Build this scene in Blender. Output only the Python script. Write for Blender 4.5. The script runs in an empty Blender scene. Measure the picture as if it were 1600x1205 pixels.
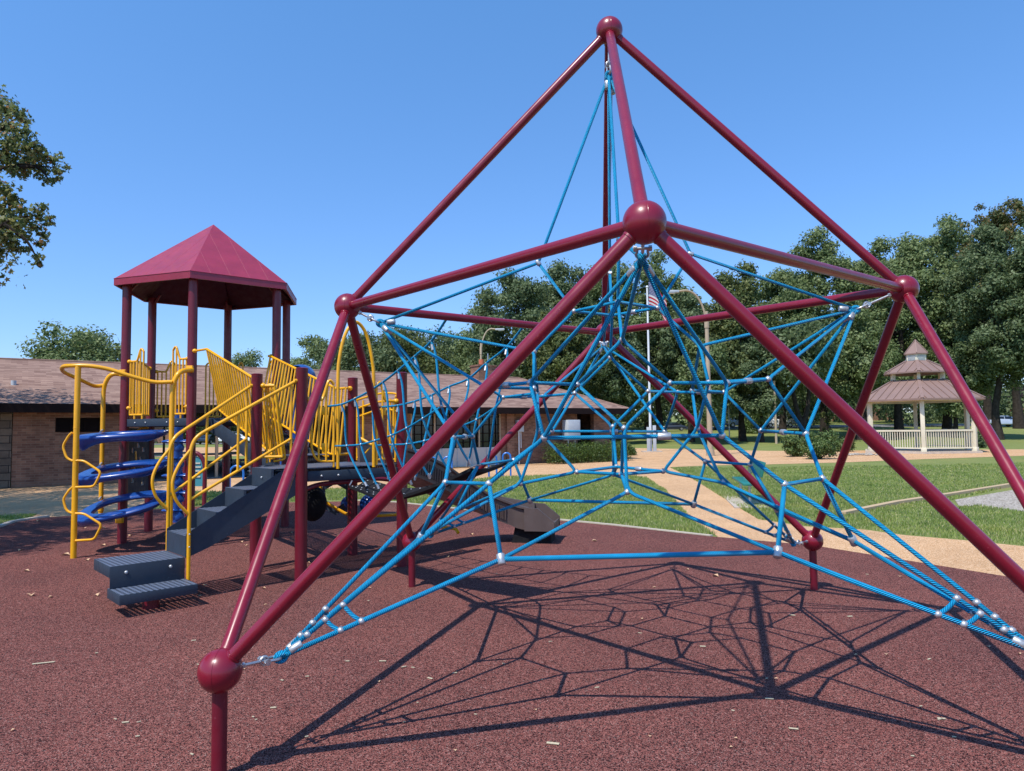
import bpy, math, random
import numpy as np
from mathutils import Vector, Matrix
random.seed(7)
SC = bpy.context.scene
COL = SC.collection
PI = math.pi
rad = math.radians
# ------------------------------------------------------------------ camera
FPX, PITCH, ROLL, EYE = 1113.06, .0593, -.0115, 1.6
fwd = Vector((0, math.cos(PITCH), math.sin(PITCH)))
up0 = Vector((0, -math.sin(PITCH), math.cos(PITCH)))
rt0 = Vector((1, 0, 0))
cr, sr = math.cos(ROLL), math.sin(ROLL)
rt = rt0*cr + up0*sr
up = up0*cr - rt0*sr
cam = bpy.data.cameras.new('camera')
cam.sensor_width = 36; cam.lens = 36*FPX/1600; cam.clip_start = .05; cam.clip_end = 3000
camo = bpy.data.objects.new('camera', cam); COL.objects.link(camo)
camo.matrix_world = Matrix(((rt.x, up.x, -fwd.x, 0), (rt.y, up.y, -fwd.y, 0), (rt.z, up.z, -fwd.z, EYE), (0, 0, 0, 1)))
SC.camera = camo
# ------------------------------------------------------------------ world + sun
SUN = Vector((-.366, -.468, 1)).normalized()
elev = math.asin(SUN.z)
azi = math.atan2(SUN.x, SUN.y)
wd = bpy.data.worlds.new('World'); SC.world = wd; wd.use_nodes = True
wn = wd.node_tree.nodes; wl = wd.node_tree.links
sky = wn.new('ShaderNodeTexSky'); sky.sky_type = 'NISHITA'; sky.sun_disc = False
sky.sun_elevation = elev; sky.sun_rotation = azi
sky.altitude = 0; sky.air_density = 1.0; sky.dust_density = .2; sky.ozone_density = 2.6
tint = wn.new('ShaderNodeMix'); tint.data_type = 'RGBA'; tint.blend_type = 'MULTIPLY'; tint.inputs[0].default_value = 1
wtc = wn.new('ShaderNodeTexCoord'); wsx = wn.new('ShaderNodeSeparateXYZ'); wl.new(wtc.outputs['Generated'], wsx.inputs[0])
wrp = wn.new('ShaderNodeValToRGB'); wl.new(wsx.outputs[2], wrp.inputs[0])
wrp.color_ramp.elements[0].position = 0; wrp.color_ramp.elements[0].color = (1.08/2.55, 1.27/2.55, 1.78/2.55, 1)
wrp.color_ramp.elements[1].position = .62; wrp.color_ramp.elements[1].color = (1.26/2.55, 2.05/2.55, 1, 1)
wsc = wn.new('ShaderNodeVectorMath'); wsc.operation = 'SCALE'; wsc.inputs['Scale'].default_value = 2.55; wl.new(wrp.outputs[0], wsc.inputs[0]); wl.new(wsc.outputs[0], tint.inputs[7])
wl.new(sky.outputs[0], tint.inputs[6])      # clear deep-blue summer air
wl.new(tint.outputs[2], wn['Background'].inputs[0]); wn['Background'].inputs[1].default_value = .10
sun = bpy.data.lights.new('sun', 'SUN'); sun.energy = 5.0; sun.angle = rad(.5); sun.color = (1, .95, .88)
suno = bpy.data.objects.new('sun', sun); COL.objects.link(suno)
suno.rotation_euler = SUN.to_track_quat('Z', 'Y').to_euler(); suno.location = SUN*30
SC.view_settings.view_transform = 'Standard'; SC.view_settings.look = 'None'
SC.view_settings.exposure = 0.0; SC.view_settings.gamma = 1

# ------------------------------------------------------------------ measuring helpers (survey of the site from known eye point)
def ray(px, py):
    x = (px-800)/FPX; y = -(py-602.5)/FPX
    return rt*x + up*y + fwd
Z3 = Vector((0, 0, 1))
EYEP = Vector((0, 0, EYE))
def at(px, py, Y):
    d = ray(px, py); return EYEP + d*(Y/d.y)
def gd(px, py, z=0.0):
    d = ray(px, py); return EYEP + d*((z-EYE)/d.z)
def proj(P):
    v = P-EYEP; z = v.dot(fwd)
    return (800+FPX*v.dot(rt)/z, 602.5-FPX*v.dot(up)/z)
def fix(P, px):
    v = P-EYEP; return EYEP + ray(*px)*v.dot(fwd)
def ter(X, Y):
    if Y < 56: return 0.0
    k = min(1, max(0, (X+5)/25)); k = k*k*(3-2*k)
    return k*.036*min(Y-56, 120)
# ------------------------------------------------------------------ materials
def S(r, g, b):
    f = lambda c: (c/255/12.92) if c/255 <= .04045 else ((c/255+.055)/1.055)**2.4
    return (f(r), f(g), f(b), 1)
MATS = {}
def base_mat(name, col, rough=.5, metal=0., coat=0., spec=.5):
    m = bpy.data.materials.new(name); m.use_nodes = True
    b = m.node_tree.nodes['Principled BSDF']
    b.inputs['Base Color'].default_value = (*col[:3], 1)
    b.inputs['Roughness'].default_value = rough; b.inputs['Metallic'].default_value = metal
    b.inputs['Coat Weight'].default_value = coat; b.inputs['Coat Roughness'].default_value = .12
    b.inputs['Specular IOR Level'].default_value = spec
    MATS[name] = m
    return m
def nodes(m): return m.node_tree.nodes, m.node_tree.links, m.node_tree.nodes['Principled BSDF']
def N(m, t, **kw):
    n = m.node_tree.nodes.new(t)
    for k, v in kw.items():
        if k in n.inputs.keys() if hasattr(n.inputs, 'keys') else False: n.inputs[k].default_value = v
        else: setattr(n, k, v)
    return n
def ramp(m, src, stops):
    r = m.node_tree.nodes.new('ShaderNodeValToRGB')
    e = r.color_ramp.elements
    while len(e) < len(stops): e.new(.5)
    for el, (p, c) in zip(e, stops): el.position = p; el.color = (*c[:3], 1)
    m.node_tree.links.new(src, r.inputs[0]); return r
def coords(m, kind='Object'):
    return m.node_tree.nodes.new('ShaderNodeTexCoord').outputs[kind]
def worldpos(m): return m.node_tree.nodes.new('ShaderNodeNewGeometry').outputs['Position']
def noise(m, vec, scale, detail=4, rough=.55):
    n = m.node_tree.nodes.new('ShaderNodeTexNoise'); n.inputs['Scale'].default_value = scale
    n.inputs['Detail'].default_value = detail; n.inputs['Roughness'].default_value = rough
    m.node_tree.links.new(vec, n.inputs['Vector']); return n
def mixc(m, fac, a, b, mode='MIX'):
    n = m.node_tree.nodes.new('ShaderNodeMix'); n.data_type = 'RGBA'; n.blend_type = mode
    L = m.node_tree.links
    for s, v in ((0, fac), (6, a), (7, b)):
        if hasattr(v, 'is_linked') or hasattr(v, 'links'): L.new(v, n.inputs[s])
        else: n.inputs[s].default_value = v if s == 0 else (*v[:3], 1)
    return n.outputs[2]
def bump(m, h, strength, dist):
    n = m.node_tree.nodes.new('ShaderNodeBump'); n.inputs['Strength'].default_value = strength
    n.inputs['Distance'].default_value = dist
    m.node_tree.links.new(h, n.inputs['Height'])
    m.node_tree.links.new(n.outputs[0], m.node_tree.nodes['Principled BSDF'].inputs['Normal']); return n
def vary(m, col, amt=.12, scale=3., bumpy=0., bscale=60):
    v = worldpos(m); n = noise(m, v, scale)
    a = [c*(1-amt) for c in col[:3]]; b = [min(1, c*(1+amt)) for c in col[:3]]
    r = ramp(m, n.outputs[0], [(.3, a), (.7, b)])
    m.node_tree.links.new(r.outputs[0], m.node_tree.nodes['Principled BSDF'].inputs['Base Color'])
    if bumpy: bump(m, noise(m, v, bscale, 3).outputs[0], bumpy, .01)

def painted(name, col, rough=.33, coat=.15):
    m = base_mat(name, col, rough, 0, coat); n, l, b = nodes(m); v = worldpos(m)
    a = noise(m, v, 4, 5); s = noise(m, v, 55, 3)
    r = ramp(m, a.outputs[0], [(.3, [c*.86 for c in col[:3]]), (.7, [min(1, c*1.1) for c in col[:3]])])
    # pale scuffs and chips
    sc = ramp(m, s.outputs[0], [(.70, (0, 0, 0)), (.76, (1, 1, 1))])
    o = mixc(m, sc.outputs[0], r.outputs[0], [min(1, c*1.5+.05) for c in col[:3]])
    l.new(o, b.inputs['Base Color'])
    rr = ramp(m, noise(m, v, 12, 4).outputs[0], [(.3, (rough*.8,)*3), (.75, (rough*1.35,)*3)])
    l.new(rr.outputs[0], b.inputs['Roughness'])
    bump(m, noise(m, v, 240, 2).outputs[0], .06, .002)
    return m
maroon = painted('maroon_paint', S(128, 18, 40), .31, .25)
maroon_dark = painted('maroon_post_paint', S(106, 16, 35), .38, .12)
maroon_roof = painted('maroon_roof_metal', S(148, 42, 64), .42, .15)
yellow = painted('yellow_paint', (.86, .40, .004), .32)
navy = painted('navy_coated_steel', S(40, 52, 66), .6, 0)
bluep = painted('blue_plastic', (.008, .058, .27), .30, .15)
black = base_mat('black_rubber', (.008, .008, .010), .85, 0, 0, .2); vary(black, (.012, .012, .014), .3, 20, .08)
steel = base_mat('galvanised_steel', (.50, .51, .53), .38, .85); vary(steel, (.5, .51, .53), .18, 40)
alu = base_mat('aluminium_clamp', (.46, .47, .48), .42, .6); vary(alu, (.46, .47, .48), .2, 60)
slidem = painted('taupe_plastic', S(88, 75, 71), .45, .05)
teal = painted('teal_paint', (.01, .17, .14), .45)
skyblue = painted('bright_blue_paint', (.015, .16, .55), .35)
brownroof = base_mat('brown_metal_roof', S(134, 108, 98), .6); vary(brownroof, S(134, 108, 98), .08, 1.5)
cream = base_mat('cream_paint', S(214, 205, 180), .55); vary(cream, S(214, 205, 180), .08, 2)
polec = base_mat('tan_pole', S(176, 156, 130), .55); vary(polec, S(176, 156, 130), .12, 1.)
greybox = base_mat('grey_cabinet', S(178, 184, 190), .5); vary(greybox, S(178, 184, 190), .08, 3)
darkbrown = base_mat('dark_brown_trim', S(30, 23, 22), .9, 0, 0, .1); vary(darkbrown, S(34, 26, 26), .15, 2)
glassm = base_mat('dark_glass', (.012, .014, .018), .08, 0, 0, .6)
whitem = base_mat('white_paint', (.75, .76, .77), .35, 0, .4); vary(whitem, (.74, .75, .76), .05, 1)
silverm = base_mat('silver_car_paint', (.50, .55, .62), .3, .2, .6); vary(silverm, (.5, .55, .62), .05, 1)
darkcar = base_mat('dark_car_paint', (.015, .018, .025), .3, 0, .6); vary(darkcar, (.015, .018, .025), .05, 1)
tyre = base_mat('tyre', (.02, .02, .02), .8); vary(tyre, (.02, .02, .02), .2, 9)
barkm = base_mat('bark', (.04, .032, .027), .95, 0, 0, .1); vary(barkm, (.042, .034, .028), .4, 5, .8, 14)
concrete = base_mat('concrete', S(186, 172, 156), .85); vary(concrete, S(186, 172, 156), .12, 5, .3, 80)

# rope: six laid strands, twisted along the length (u = metres / lay length, v = round the rope)
ropem = base_mat('blue_rope', (.006, .225, .53), .5, 0, 0, .35)
n_, l_, b_ = nodes(ropem)
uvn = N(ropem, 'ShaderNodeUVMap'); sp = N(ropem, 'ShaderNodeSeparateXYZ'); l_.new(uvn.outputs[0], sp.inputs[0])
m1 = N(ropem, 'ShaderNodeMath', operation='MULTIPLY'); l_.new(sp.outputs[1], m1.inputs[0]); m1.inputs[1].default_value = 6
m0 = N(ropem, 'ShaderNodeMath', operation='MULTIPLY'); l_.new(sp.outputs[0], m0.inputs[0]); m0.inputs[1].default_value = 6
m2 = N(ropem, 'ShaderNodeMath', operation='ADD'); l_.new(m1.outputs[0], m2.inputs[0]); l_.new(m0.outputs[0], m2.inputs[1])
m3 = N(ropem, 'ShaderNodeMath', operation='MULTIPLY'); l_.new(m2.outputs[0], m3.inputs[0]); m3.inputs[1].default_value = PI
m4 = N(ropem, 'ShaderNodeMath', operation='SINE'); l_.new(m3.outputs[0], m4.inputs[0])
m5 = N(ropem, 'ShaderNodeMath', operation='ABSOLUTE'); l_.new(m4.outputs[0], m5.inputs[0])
bump(ropem, m5.outputs[0], 1.0, .008)
rr = ramp(ropem, noise(ropem, worldpos(ropem), 9, 4).outputs[0], [(.3, (.003, .33, .62)), (.7, (.008, .44, .80))])
gv = ramp(ropem, m5.outputs[0], [(0., (.30, .34, .42)), (.45, (1, 1, 1))])      # groove shade between the strands, painted into the rope colour
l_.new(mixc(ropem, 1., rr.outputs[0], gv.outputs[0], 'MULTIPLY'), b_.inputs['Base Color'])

def holed(name, col, pitch, r, uvc=False):
    """punched sheet steel: the holes are open"""
    m = base_mat(name, col, .5); n, l, b = nodes(m)
    v = worldpos(m)
    mp = N(m, 'ShaderNodeMapping'); mp.inputs['Scale'].default_value = (1/pitch,)*3; mp.inputs['Rotation'].default_value = (0, 0, .785)
    l.new(v, mp.inputs[0])
    s = N(m, 'ShaderNodeSeparateXYZ'); l.new(mp.outputs[0], s.inputs[0])
    sq = []
    for i in (0, 1):
        a = N(m, 'ShaderNodeMath', operation='FRACT'); l.new(s.outputs[i], a.inputs[0])
        c = N(m, 'ShaderNodeMath', operation='SUBTRACT'); l.new(a.outputs[0], c.inputs[0]); c.inputs[1].default_value = .5
        d = N(m, 'ShaderNodeMath', operation='POWER'); l.new(c.outputs[0], d.inputs[0]); d.inputs[1].default_value = 2
        sq.append(d)
    e = N(m, 'ShaderNodeMath', operation='ADD'); l.new(sq[0].outputs[0], e.inputs[0]); l.new(sq[1].outputs[0], e.inputs[1])
    f = N(m, 'ShaderNodeMath', operation='GREATER_THAN'); l.new(e.outputs[0], f.inputs[0]); f.inputs[1].default_value = r*r
    l.new(f.outputs[0], b.inputs['Alpha'])
    return m
perf = holed('punched_deck_plate', S(92, 98, 112), .042, .25)
perfs = holed('punched_tread_plate', S(96, 106, 124), .046, .30)

# poured rubber: red and black granules
rubber = base_mat('rubber_granules', (.17, .07, .075), 1., 0, 0, .06)
n_, l_, b_ = nodes(rubber); v = worldpos(rubber)
vo = N(rubber, 'ShaderNodeTexVoronoi'); vo.inputs['Scale'].default_value = 215; l_.new(v, vo.inputs['Vector'])
vo2 = N(rubber, 'ShaderNodeTexVoronoi'); vo2.inputs['Scale'].default_value = 60; l_.new(v, vo2.inputs['Vector'])
g1 = N(rubber, 'ShaderNodeSeparateColor'); l_.new(vo.outputs['Color'], g1.inputs[0])
g2 = N(rubber, 'ShaderNodeSeparateColor'); l_.new(vo2.outputs['Color'], g2.inputs[0])
ra = ramp(rubber, g1.outputs[0], [(.0, (.018, .010, .012)), (.36, (.032, .017, .018)), (.44, (.205, .071, .058)), (.82, (.275, .098, .079)), (.97, (.32, .165, .135)), (1, (.37, .27, .23))])
rb = ramp(rubber, g2.outputs[1], [(.0, (.78,)*3), (1, (1.18,)*3)])
c1 = mixc(rubber, 1.0, ra.outputs[0], rb.outputs[0], 'MULTIPLY')
big = noise(rubber, v, .7, 5); rc = ramp(rubber, big.outputs[0], [(.25, (.78, .80, .84)), (.75, (1.12, 1.08, 1.06))])
c2 = mixc(rubber, 1.0, c1, rc.outputs[0], 'MULTIPLY')
l_.new(c2, b_.inputs['Base Color']); bump(rubber, vo.outputs['Distance'], .5, .004)

def speck(name, cols, scale, big=1., bs=.5, bd=.004):
    m = base_mat(name, cols[1], .95, 0, 0, .1); n, l, b = nodes(m); v = worldpos(m)
    vo = N(m, 'ShaderNodeTexVoronoi'); vo.inputs['Scale'].default_value = scale; l.new(v, vo.inputs['Vector'])
    g = N(m, 'ShaderNodeSeparateColor'); l.new(vo.outputs['Color'], g.inputs[0])
    r = ramp(m, g.outputs[0], [(i/(len(cols)-1), c) for i, c in enumerate(cols)])
    nn = ramp(m, noise(m, v, big, 6, .65).outputs[0], [(.3, (.84, .83, .82)), (.7, (1.08, 1.08, 1.07))])
    l.new(mixc(m, 1., r.outputs[0], nn.outputs[0], 'MULTIPLY'), b.inputs['Base Color'])
    bump(m, vo.outputs['Distance'], bs, bd); return m
aggregate = speck('exposed_aggregate', [(.26, .15, .07), (.50, .29, .14), (.58, .34, .175), (.66, .40, .22), (.76, .56, .38)], 110, .8)
gravelm = speck('pale_gravel', [(.15, .12, .10), (.38, .33, .27), (.48, .42, .35), (.62, .56, .48)], 38, 1, 1., .02)
dustm = speck('infield_dust', [(.45, .27, .14), (.55, .33, .18), (.6, .38, .22)], 30, .3)
asphm = speck('asphalt', [(.12, .12, .12), (.2, .2, .2), (.28, .28, .27)], 60, .5)

lawnm = base_mat('lawn', (.1, .16, .04), .9, 0, 0, .2)
n_, l_, b_ = nodes(lawnm); v = worldpos(lawnm)
a = ramp(lawnm, noise(lawnm, v, 38, 6, .7).outputs[0], [(.25, (.09, .12, .028)), (.5, (.20, .225, .065)), (.75, (.36, .36, .14))])
bb = ramp(lawnm, noise(lawnm, v, .55, 6, .6).outputs[0], [(.3, (.80, .9, .75)), (.55, (1, 1, 1)), (.75, (1.35, 1.12, 1.0))])
l_.new(mixc(lawnm, 1., a.outputs[0], bb.outputs[0], 'MULTIPLY'), b_.inputs['Base Color'])
bump(lawnm, noise(lawnm, v, 60, 4).outputs[0], .8, .03)

def islandmat(name, stops, rough=.6, trans=0.):
    m = base_mat(name, stops[0][1], rough, 0, 0, .35); n, l, b = nodes(m)
    g = n.new('ShaderNodeNewGeometry')
    r = ramp(m, g.outputs['Random Per Island'], stops)
    l.new(r.outputs[0], b.inputs['Base Color'])
    if name == 'grass_blade':
        pn = ramp(m, noise(m, worldpos(m), .9, 5, .65).outputs[0], [(.28, (.66, .76, .62)), (.5, (1, 1, 1)), (.72, (1.22, 1.08, .98))]); l.new(mixc(m, 1., r.outputs[0], pn.outputs[0], 'MULTIPLY'), b.inputs['Base Color'])
    if trans:
        t = n.new('ShaderNodeBsdfTranslucent'); l.new(b.inputs['Base Color'].links[0].from_socket, t.inputs[0])
        mx = n.new('ShaderNodeMixShader'); mx.inputs[0].default_value = trans
        l.new(b.outputs[0], mx.inputs[1]); l.new(t.outputs[0], mx.inputs[2]); l.new(mx.outputs[0], n['Material Output'].inputs[0])
    return m
bladem = islandmat('grass_blade', [(0, (.21, .29, .06)), (.45, (.33, .41, .10)), (.8, (.45, .49, .17)), (1, (.64, .56, .32))], .7, .45)
leaf_dark = islandmat('leaf_dark', [(0, (.065, .100, .038)), (.5, (.125, .175, .070)), (1, (.23, .28, .135))], .6, .4)
leaf_mid = islandmat('leaf_mid', [(0, (.090, .135, .042)), (.5, (.17, .225, .080)), (1, (.29, .34, .145))], .6, .4)
leaf_yel = islandmat('leaf_yellowish', [(0, (.07, .10, .03)), (.5, (.13, .165, .05)), (1, (.23, .24, .08))], .6, .4)
leaf_org = islandmat('leaf_turning', [(0, (.07, .10, .03)), (.5, (.13, .15, .05)), (.8, (.21, .17, .06)), (1, (.31, .19, .07))], .6, .4)
leaf_maple = islandmat('leaf_maple', [(0, (.08, .12, .035)), (.6, (.18, .22, .075)), (.9, (.32, .31, .12)), (1, (.38, .16, .06))], .5, .45)
hedgem = islandmat('leaf_hedge', [(0, (.03, .06, .012)), (.6, (.07, .12, .02)), (1, (.15, .20, .03))], .5, .2)
shrubm = islandmat('leaf_shrub', [(0, (.05, .09, .02)), (.6, (.10, .16, .04)), (1, (.20, .25, .08))], .5, .25)
dryleaf = islandmat('dry_leaf', [(0, (.50, .28, .15)), (1, (.62, .42, .26))], .8)
chipm = base_mat('wood_chip', (.5, .42, .28), .9); vary(chipm, (.5, .42, .28), .2, 90)

def brickmat(name, c1, c2, mortar, bw, bh, ms, noise_amt=.25, bstr=.4):
    m = base_mat(name, c1, .85, 0, 0, .3); n, l, b = nodes(m)
    u = N(m, 'ShaderNodeUVMap')
    t = N(m, 'ShaderNodeTexBrick'); l.new(u.outputs[0], t.inputs['Vector'])
    t.inputs['Scale'].default_value = 1; t.inputs['Brick Width'].default_value = bw; t.inputs['Row Height'].default_value = bh
    t.inputs['Mortar Size'].default_value = ms; t.inputs['Bias'].default_value = 0
    t.inputs['Color1'].default_value = (*c1[:3], 1); t.inputs['Color2'].default_value = (*c2[:3], 1); t.inputs['Mortar'].default_value = (*mortar[:3], 1)
    k = ramp(m, noise(m, worldpos(m), 2.5, 6, .7).outputs[0], [(.3, (1-noise_amt,)*3), (.7, (1+noise_amt*.6,)*3)])
    l.new(mixc(m, 1., t.outputs[0], k.outputs[0], 'MULTIPLY'), b.inputs['Base Color'])
    inv = N(m, 'ShaderNodeMath', operation='SUBTRACT'); inv.inputs[0].default_value = 1; l.new(t.outputs['Fac'], inv.inputs[1])
    bump(m, inv.outputs[0], bstr, .01); return m
brick = brickmat('brick', S(154, 112, 90), S(116, 78, 64), S(144, 122, 104), .23, .072, .006, .3)
stone = brickmat('rubble_stone', S(128, 112, 96), S(98, 86, 76), S(60, 54, 50), .5, .22, .012, .35, .8)
shingle = brickmat('roof_shingle', S(162, 134, 124), S(138, 110, 102), S(92, 74, 70), 1.3, .15, .013, .2, .6)
def shinglemat():
    m = base_mat('asphalt_shingle', S(160, 132, 122), .95, 0, 0, .1); n, l, b = nodes(m)
    u = N(m, 'ShaderNodeUVMap'); t = N(m, 'ShaderNodeTexBrick'); l.new(u.outputs[0], t.inputs['Vector'])
    t.inputs['Scale'].default_value = 1; t.inputs['Brick Width'].default_value = .34; t.inputs['Row Height'].default_value = .15; t.inputs['Mortar Size'].default_value = 0.
    t.inputs['Color1'].default_value = (*S(158, 130, 116)[:3], 1); t.inputs['Color2'].default_value = (*S(124, 98, 88)[:3], 1); t.inputs['Mortar'].default_value = (*S(120, 96, 90)[:3], 1)
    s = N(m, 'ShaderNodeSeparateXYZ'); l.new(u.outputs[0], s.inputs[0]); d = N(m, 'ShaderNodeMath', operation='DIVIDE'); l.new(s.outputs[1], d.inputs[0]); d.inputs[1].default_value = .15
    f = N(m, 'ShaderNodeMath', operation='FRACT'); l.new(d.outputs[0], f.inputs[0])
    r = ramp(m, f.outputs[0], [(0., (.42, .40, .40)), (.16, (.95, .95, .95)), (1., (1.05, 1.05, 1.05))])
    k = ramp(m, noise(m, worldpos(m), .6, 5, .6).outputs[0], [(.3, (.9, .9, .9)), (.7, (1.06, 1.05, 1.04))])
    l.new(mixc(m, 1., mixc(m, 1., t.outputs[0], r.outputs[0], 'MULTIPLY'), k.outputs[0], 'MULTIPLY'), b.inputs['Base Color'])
    bump(m, f.outputs[0], .4, .015); return m
shingle = shinglemat()
panelw = base_mat('pale_panel', S(196, 190, 182), .6); vary(panelw, S(196, 190, 182), .06, 1)

# ------------------------------------------------------------------ mesh builder
OFF = [Vector((0, 0, 0))]
class MB:
    def __init__(s): s.v = []; s.f = []; s.uv = []
    def face(s, idx, uv=None): s.f.append(tuple(idx)); s.uv.append(uv or [(0, 0)]*len(idx))
    def quad(s, a, b, c, d, uv=None):
        i = len(s.v); s.v += [Vector(a), Vector(b), Vector(c), Vector(d)]; s.face((i, i+1, i+2, i+3), uv)
    def poly(s, pts, uv=None):
        i = len(s.v); s.v += [Vector(p) for p in pts]; s.face(range(i, i+len(pts)), uv)
    def tube(s, pts, r, seg=10, closed=False, caps=True, lay=None):
        pts = [Vector(p) for p in pts]; n = len(pts)
        if n < 2: return s
        rs = r if isinstance(r, (list, tuple)) else [r]*n
        tang = []
        for i in range(n):
            a = pts[(i-1) % n] if (closed or i > 0) else pts[i]; b = pts[(i+1) % n] if (closed or i < n-1) else pts[i]
            t = (b-a); tang.append(t.normalized() if t.length > 1e-9 else Vector((0, 0, 1)))
        ref = Vector((0, 0, 1)) if abs(tang[0].z) < .9 else Vector((1, 0, 0))
        nrm = (ref - tang[0]*ref.dot(tang[0])).normalized()
        b0 = len(s.v); L = 0; ls = []
        for i in range(n):
            nrm = (nrm - tang[i]*nrm.dot(tang[i])).normalized(); bn = tang[i].cross(nrm)
            if i: L += (pts[i]-pts[i-1]).length
            ls.append(L)
            for k in range(seg):
                a = 2*PI*k/seg; s.v.append(pts[i] + (nrm*math.cos(a)+bn*math.sin(a))*rs[i])
        lay = lay or 1.
        m = n if closed else n-1
        for i in range(m):
            j = (i+1) % n; u0 = ls[i]/lay; u1 = (ls[j] if j else ls[-1]+(pts[0]-pts[-1]).length)/lay
            for k in range(seg):
                k2 = (k+1) % seg; v0 = k/seg; v1 = (k+1)/seg
                s.face((b0+i*seg+k, b0+i*seg+k2, b0+j*seg+k2, b0+j*seg+k), [(u0, v0), (u0, v1), (u1, v1), (u1, v0)])
        if caps and not closed:
            s.face([b0+k for k in range(seg)][::-1]); s.face([b0+(n-1)*seg+k for k in range(seg)])
        return s
    def box(s, c, ax, ay, az, hx, hy, hz, bev=0.):
        c = Vector(c); ax = Vector(ax).normalized(); ay = Vector(ay).normalized(); az = Vector(az).normalized()
        if bev <= 0:
            P = [c+ax*hx*i+ay*hy*j+az*hz*k for i in (-1, 1) for j in (-1, 1) for k in (-1, 1)]
            b = len(s.v); s.v += P
            def uvf(a, d, e, f): return [(0, 0), (a, 0), (a, d), (0, d)]
            for q in ((0, 1, 3, 2), (4, 6, 7, 5), (0, 4, 5, 1), (2, 3, 7, 6), (0, 2, 6, 4), (1, 5, 7, 3)): s.face([b+i for i in q])
            return s
        import bmesh
        bm = bmesh.new(); bmesh.ops.create_cube(bm, size=2)
        for v in bm.verts: v.co = Vector((v.co.x*hx, v.co.y*hy, v.co.z*hz))
        bmesh.ops.bevel(bm, geom=list(bm.edges), offset=bev, segments=2, affect='EDGES', profile=.5)
        b = len(s.v); bm.verts.index_update()
        s.v += [c+ax*v.co.x+ay*v.co.y+az*v.co.z for v in bm.verts]
        for f in bm.faces: s.face([b+v.index for v in f.verts])
        bm.free(); return s
    def abox(s, x0, x1, y0, y1, z0, z1, bev=0.):
        return s.box(((x0+x1)/2, (y0+y1)/2, (z0+z1)/2), (1, 0, 0), (0, 1, 0), (0, 0, 1), (x1-x0)/2, (y1-y0)/2, (z1-z0)/2, bev)
    def beam(s, a, b, w, h, bev=0., upv=(0, 0, 1)):
        a = Vector(a); b = Vector(b); t = (b-a); L = t.length; t.normalize()
        sd = t.cross(Vector(upv)).normalized(); u = sd.cross(t)
        return s.box((a+b)/2, t, sd, u, L/2, w/2, h/2, bev)
    def sphere(s, c, r, nu=16, nv=10, sc=(1, 1, 1)):
        c = Vector(c); b = len(s.v)
        for j in range(1, nv):
            th = PI*j/nv
            for i in range(nu):
                ph = 2*PI*i/nu; s.v.append(c+Vector((math.sin(th)*math.cos(ph)*r*sc[0], math.sin(th)*math.sin(ph)*r*sc[1], math.cos(th)*r*sc[2])))
        t = len(s.v); s.v.append(c+Vector((0, 0, r*sc[2]))); s.v.append(c-Vector((0, 0, r*sc[2])))
        for j in range(nv-2):
            for i in range(nu):
                i2 = (i+1) % nu; s.face((b+j*nu+i, b+(j+1)*nu+i, b+(j+1)*nu+i2, b+j*nu+i2))
        for i in range(nu):
            i2 = (i+1) % nu; s.face((t, b+i, b+i2)); s.face((t+1, b+(nv-2)*nu+i2, b+(nv-2)*nu+i))
        return s
    def prism(s, pts, z0, z1, uv=False):
        """flat polygon given as (x,y) extruded z0..z1"""
        n = len(pts); b = len(s.v)
        s.v += [Vector((p[0], p[1], z0)) for p in pts]+[Vector((p[0], p[1], z1)) for p in pts]
        s.face(list(range(b, b+n))[::-1]); s.face(range(b+n, b+2*n))
        L = 0
        for i in range(n):
            j = (i+1) % n; d = math.dist(pts[i][:2], pts[j][:2])
            s.face((b+i, b+j, b+n+j, b+n+i), [(L, z0), (L+d, z0), (L+d, z1), (L, z1)]); L += d
        return s
    def extr(s, pts3, vec):
        """planar outline in 3d given thickness along vec"""
        n = len(pts3); b = len(s.v); vec = Vector(vec)
        s.v += [Vector(p) for p in pts3]+[Vector(p)+vec for p in pts3]
        s.face(list(range(b, b+n))[::-1]); s.face(range(b+n, b+2*n))
        for i in range(n):
            j = (i+1) % n; s.face((b+i, b+j, b+n+j, b+n+i))
        return s
    def build(s, name, mat, parent=None, org=None, smooth=35):
        me = bpy.data.meshes.new(name)
        off = Vector(org) if (parent is None and org is not None) else (OFF[0] if parent is not None else Vector((0, 0, 0)))
        V = np.array([tuple(v) for v in s.v], dtype=np.float64) - np.array(tuple(off))
        me.from_pydata(V.tolist(), [], s.f)
        if any(u[0] != u[-1] or u[0] != (0, 0) for u in s.uv[:40]) or any(u[0] != u[-1] for u in s.uv):
            ul = me.uv_layers.new(name='UVMap')
            ul.data.foreach_set('uv', np.array([c for f in s.uv for p in f for c in p], dtype=np.float32))
        me.materials.append(mat)
        if smooth:
            me.shade_smooth(); me.set_sharp_from_angle(angle=rad(smooth))
        o = bpy.data.objects.new(name, me); COL.objects.link(o)
        if parent is None: o.location = off
        else: o.parent = parent
        return o
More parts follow.
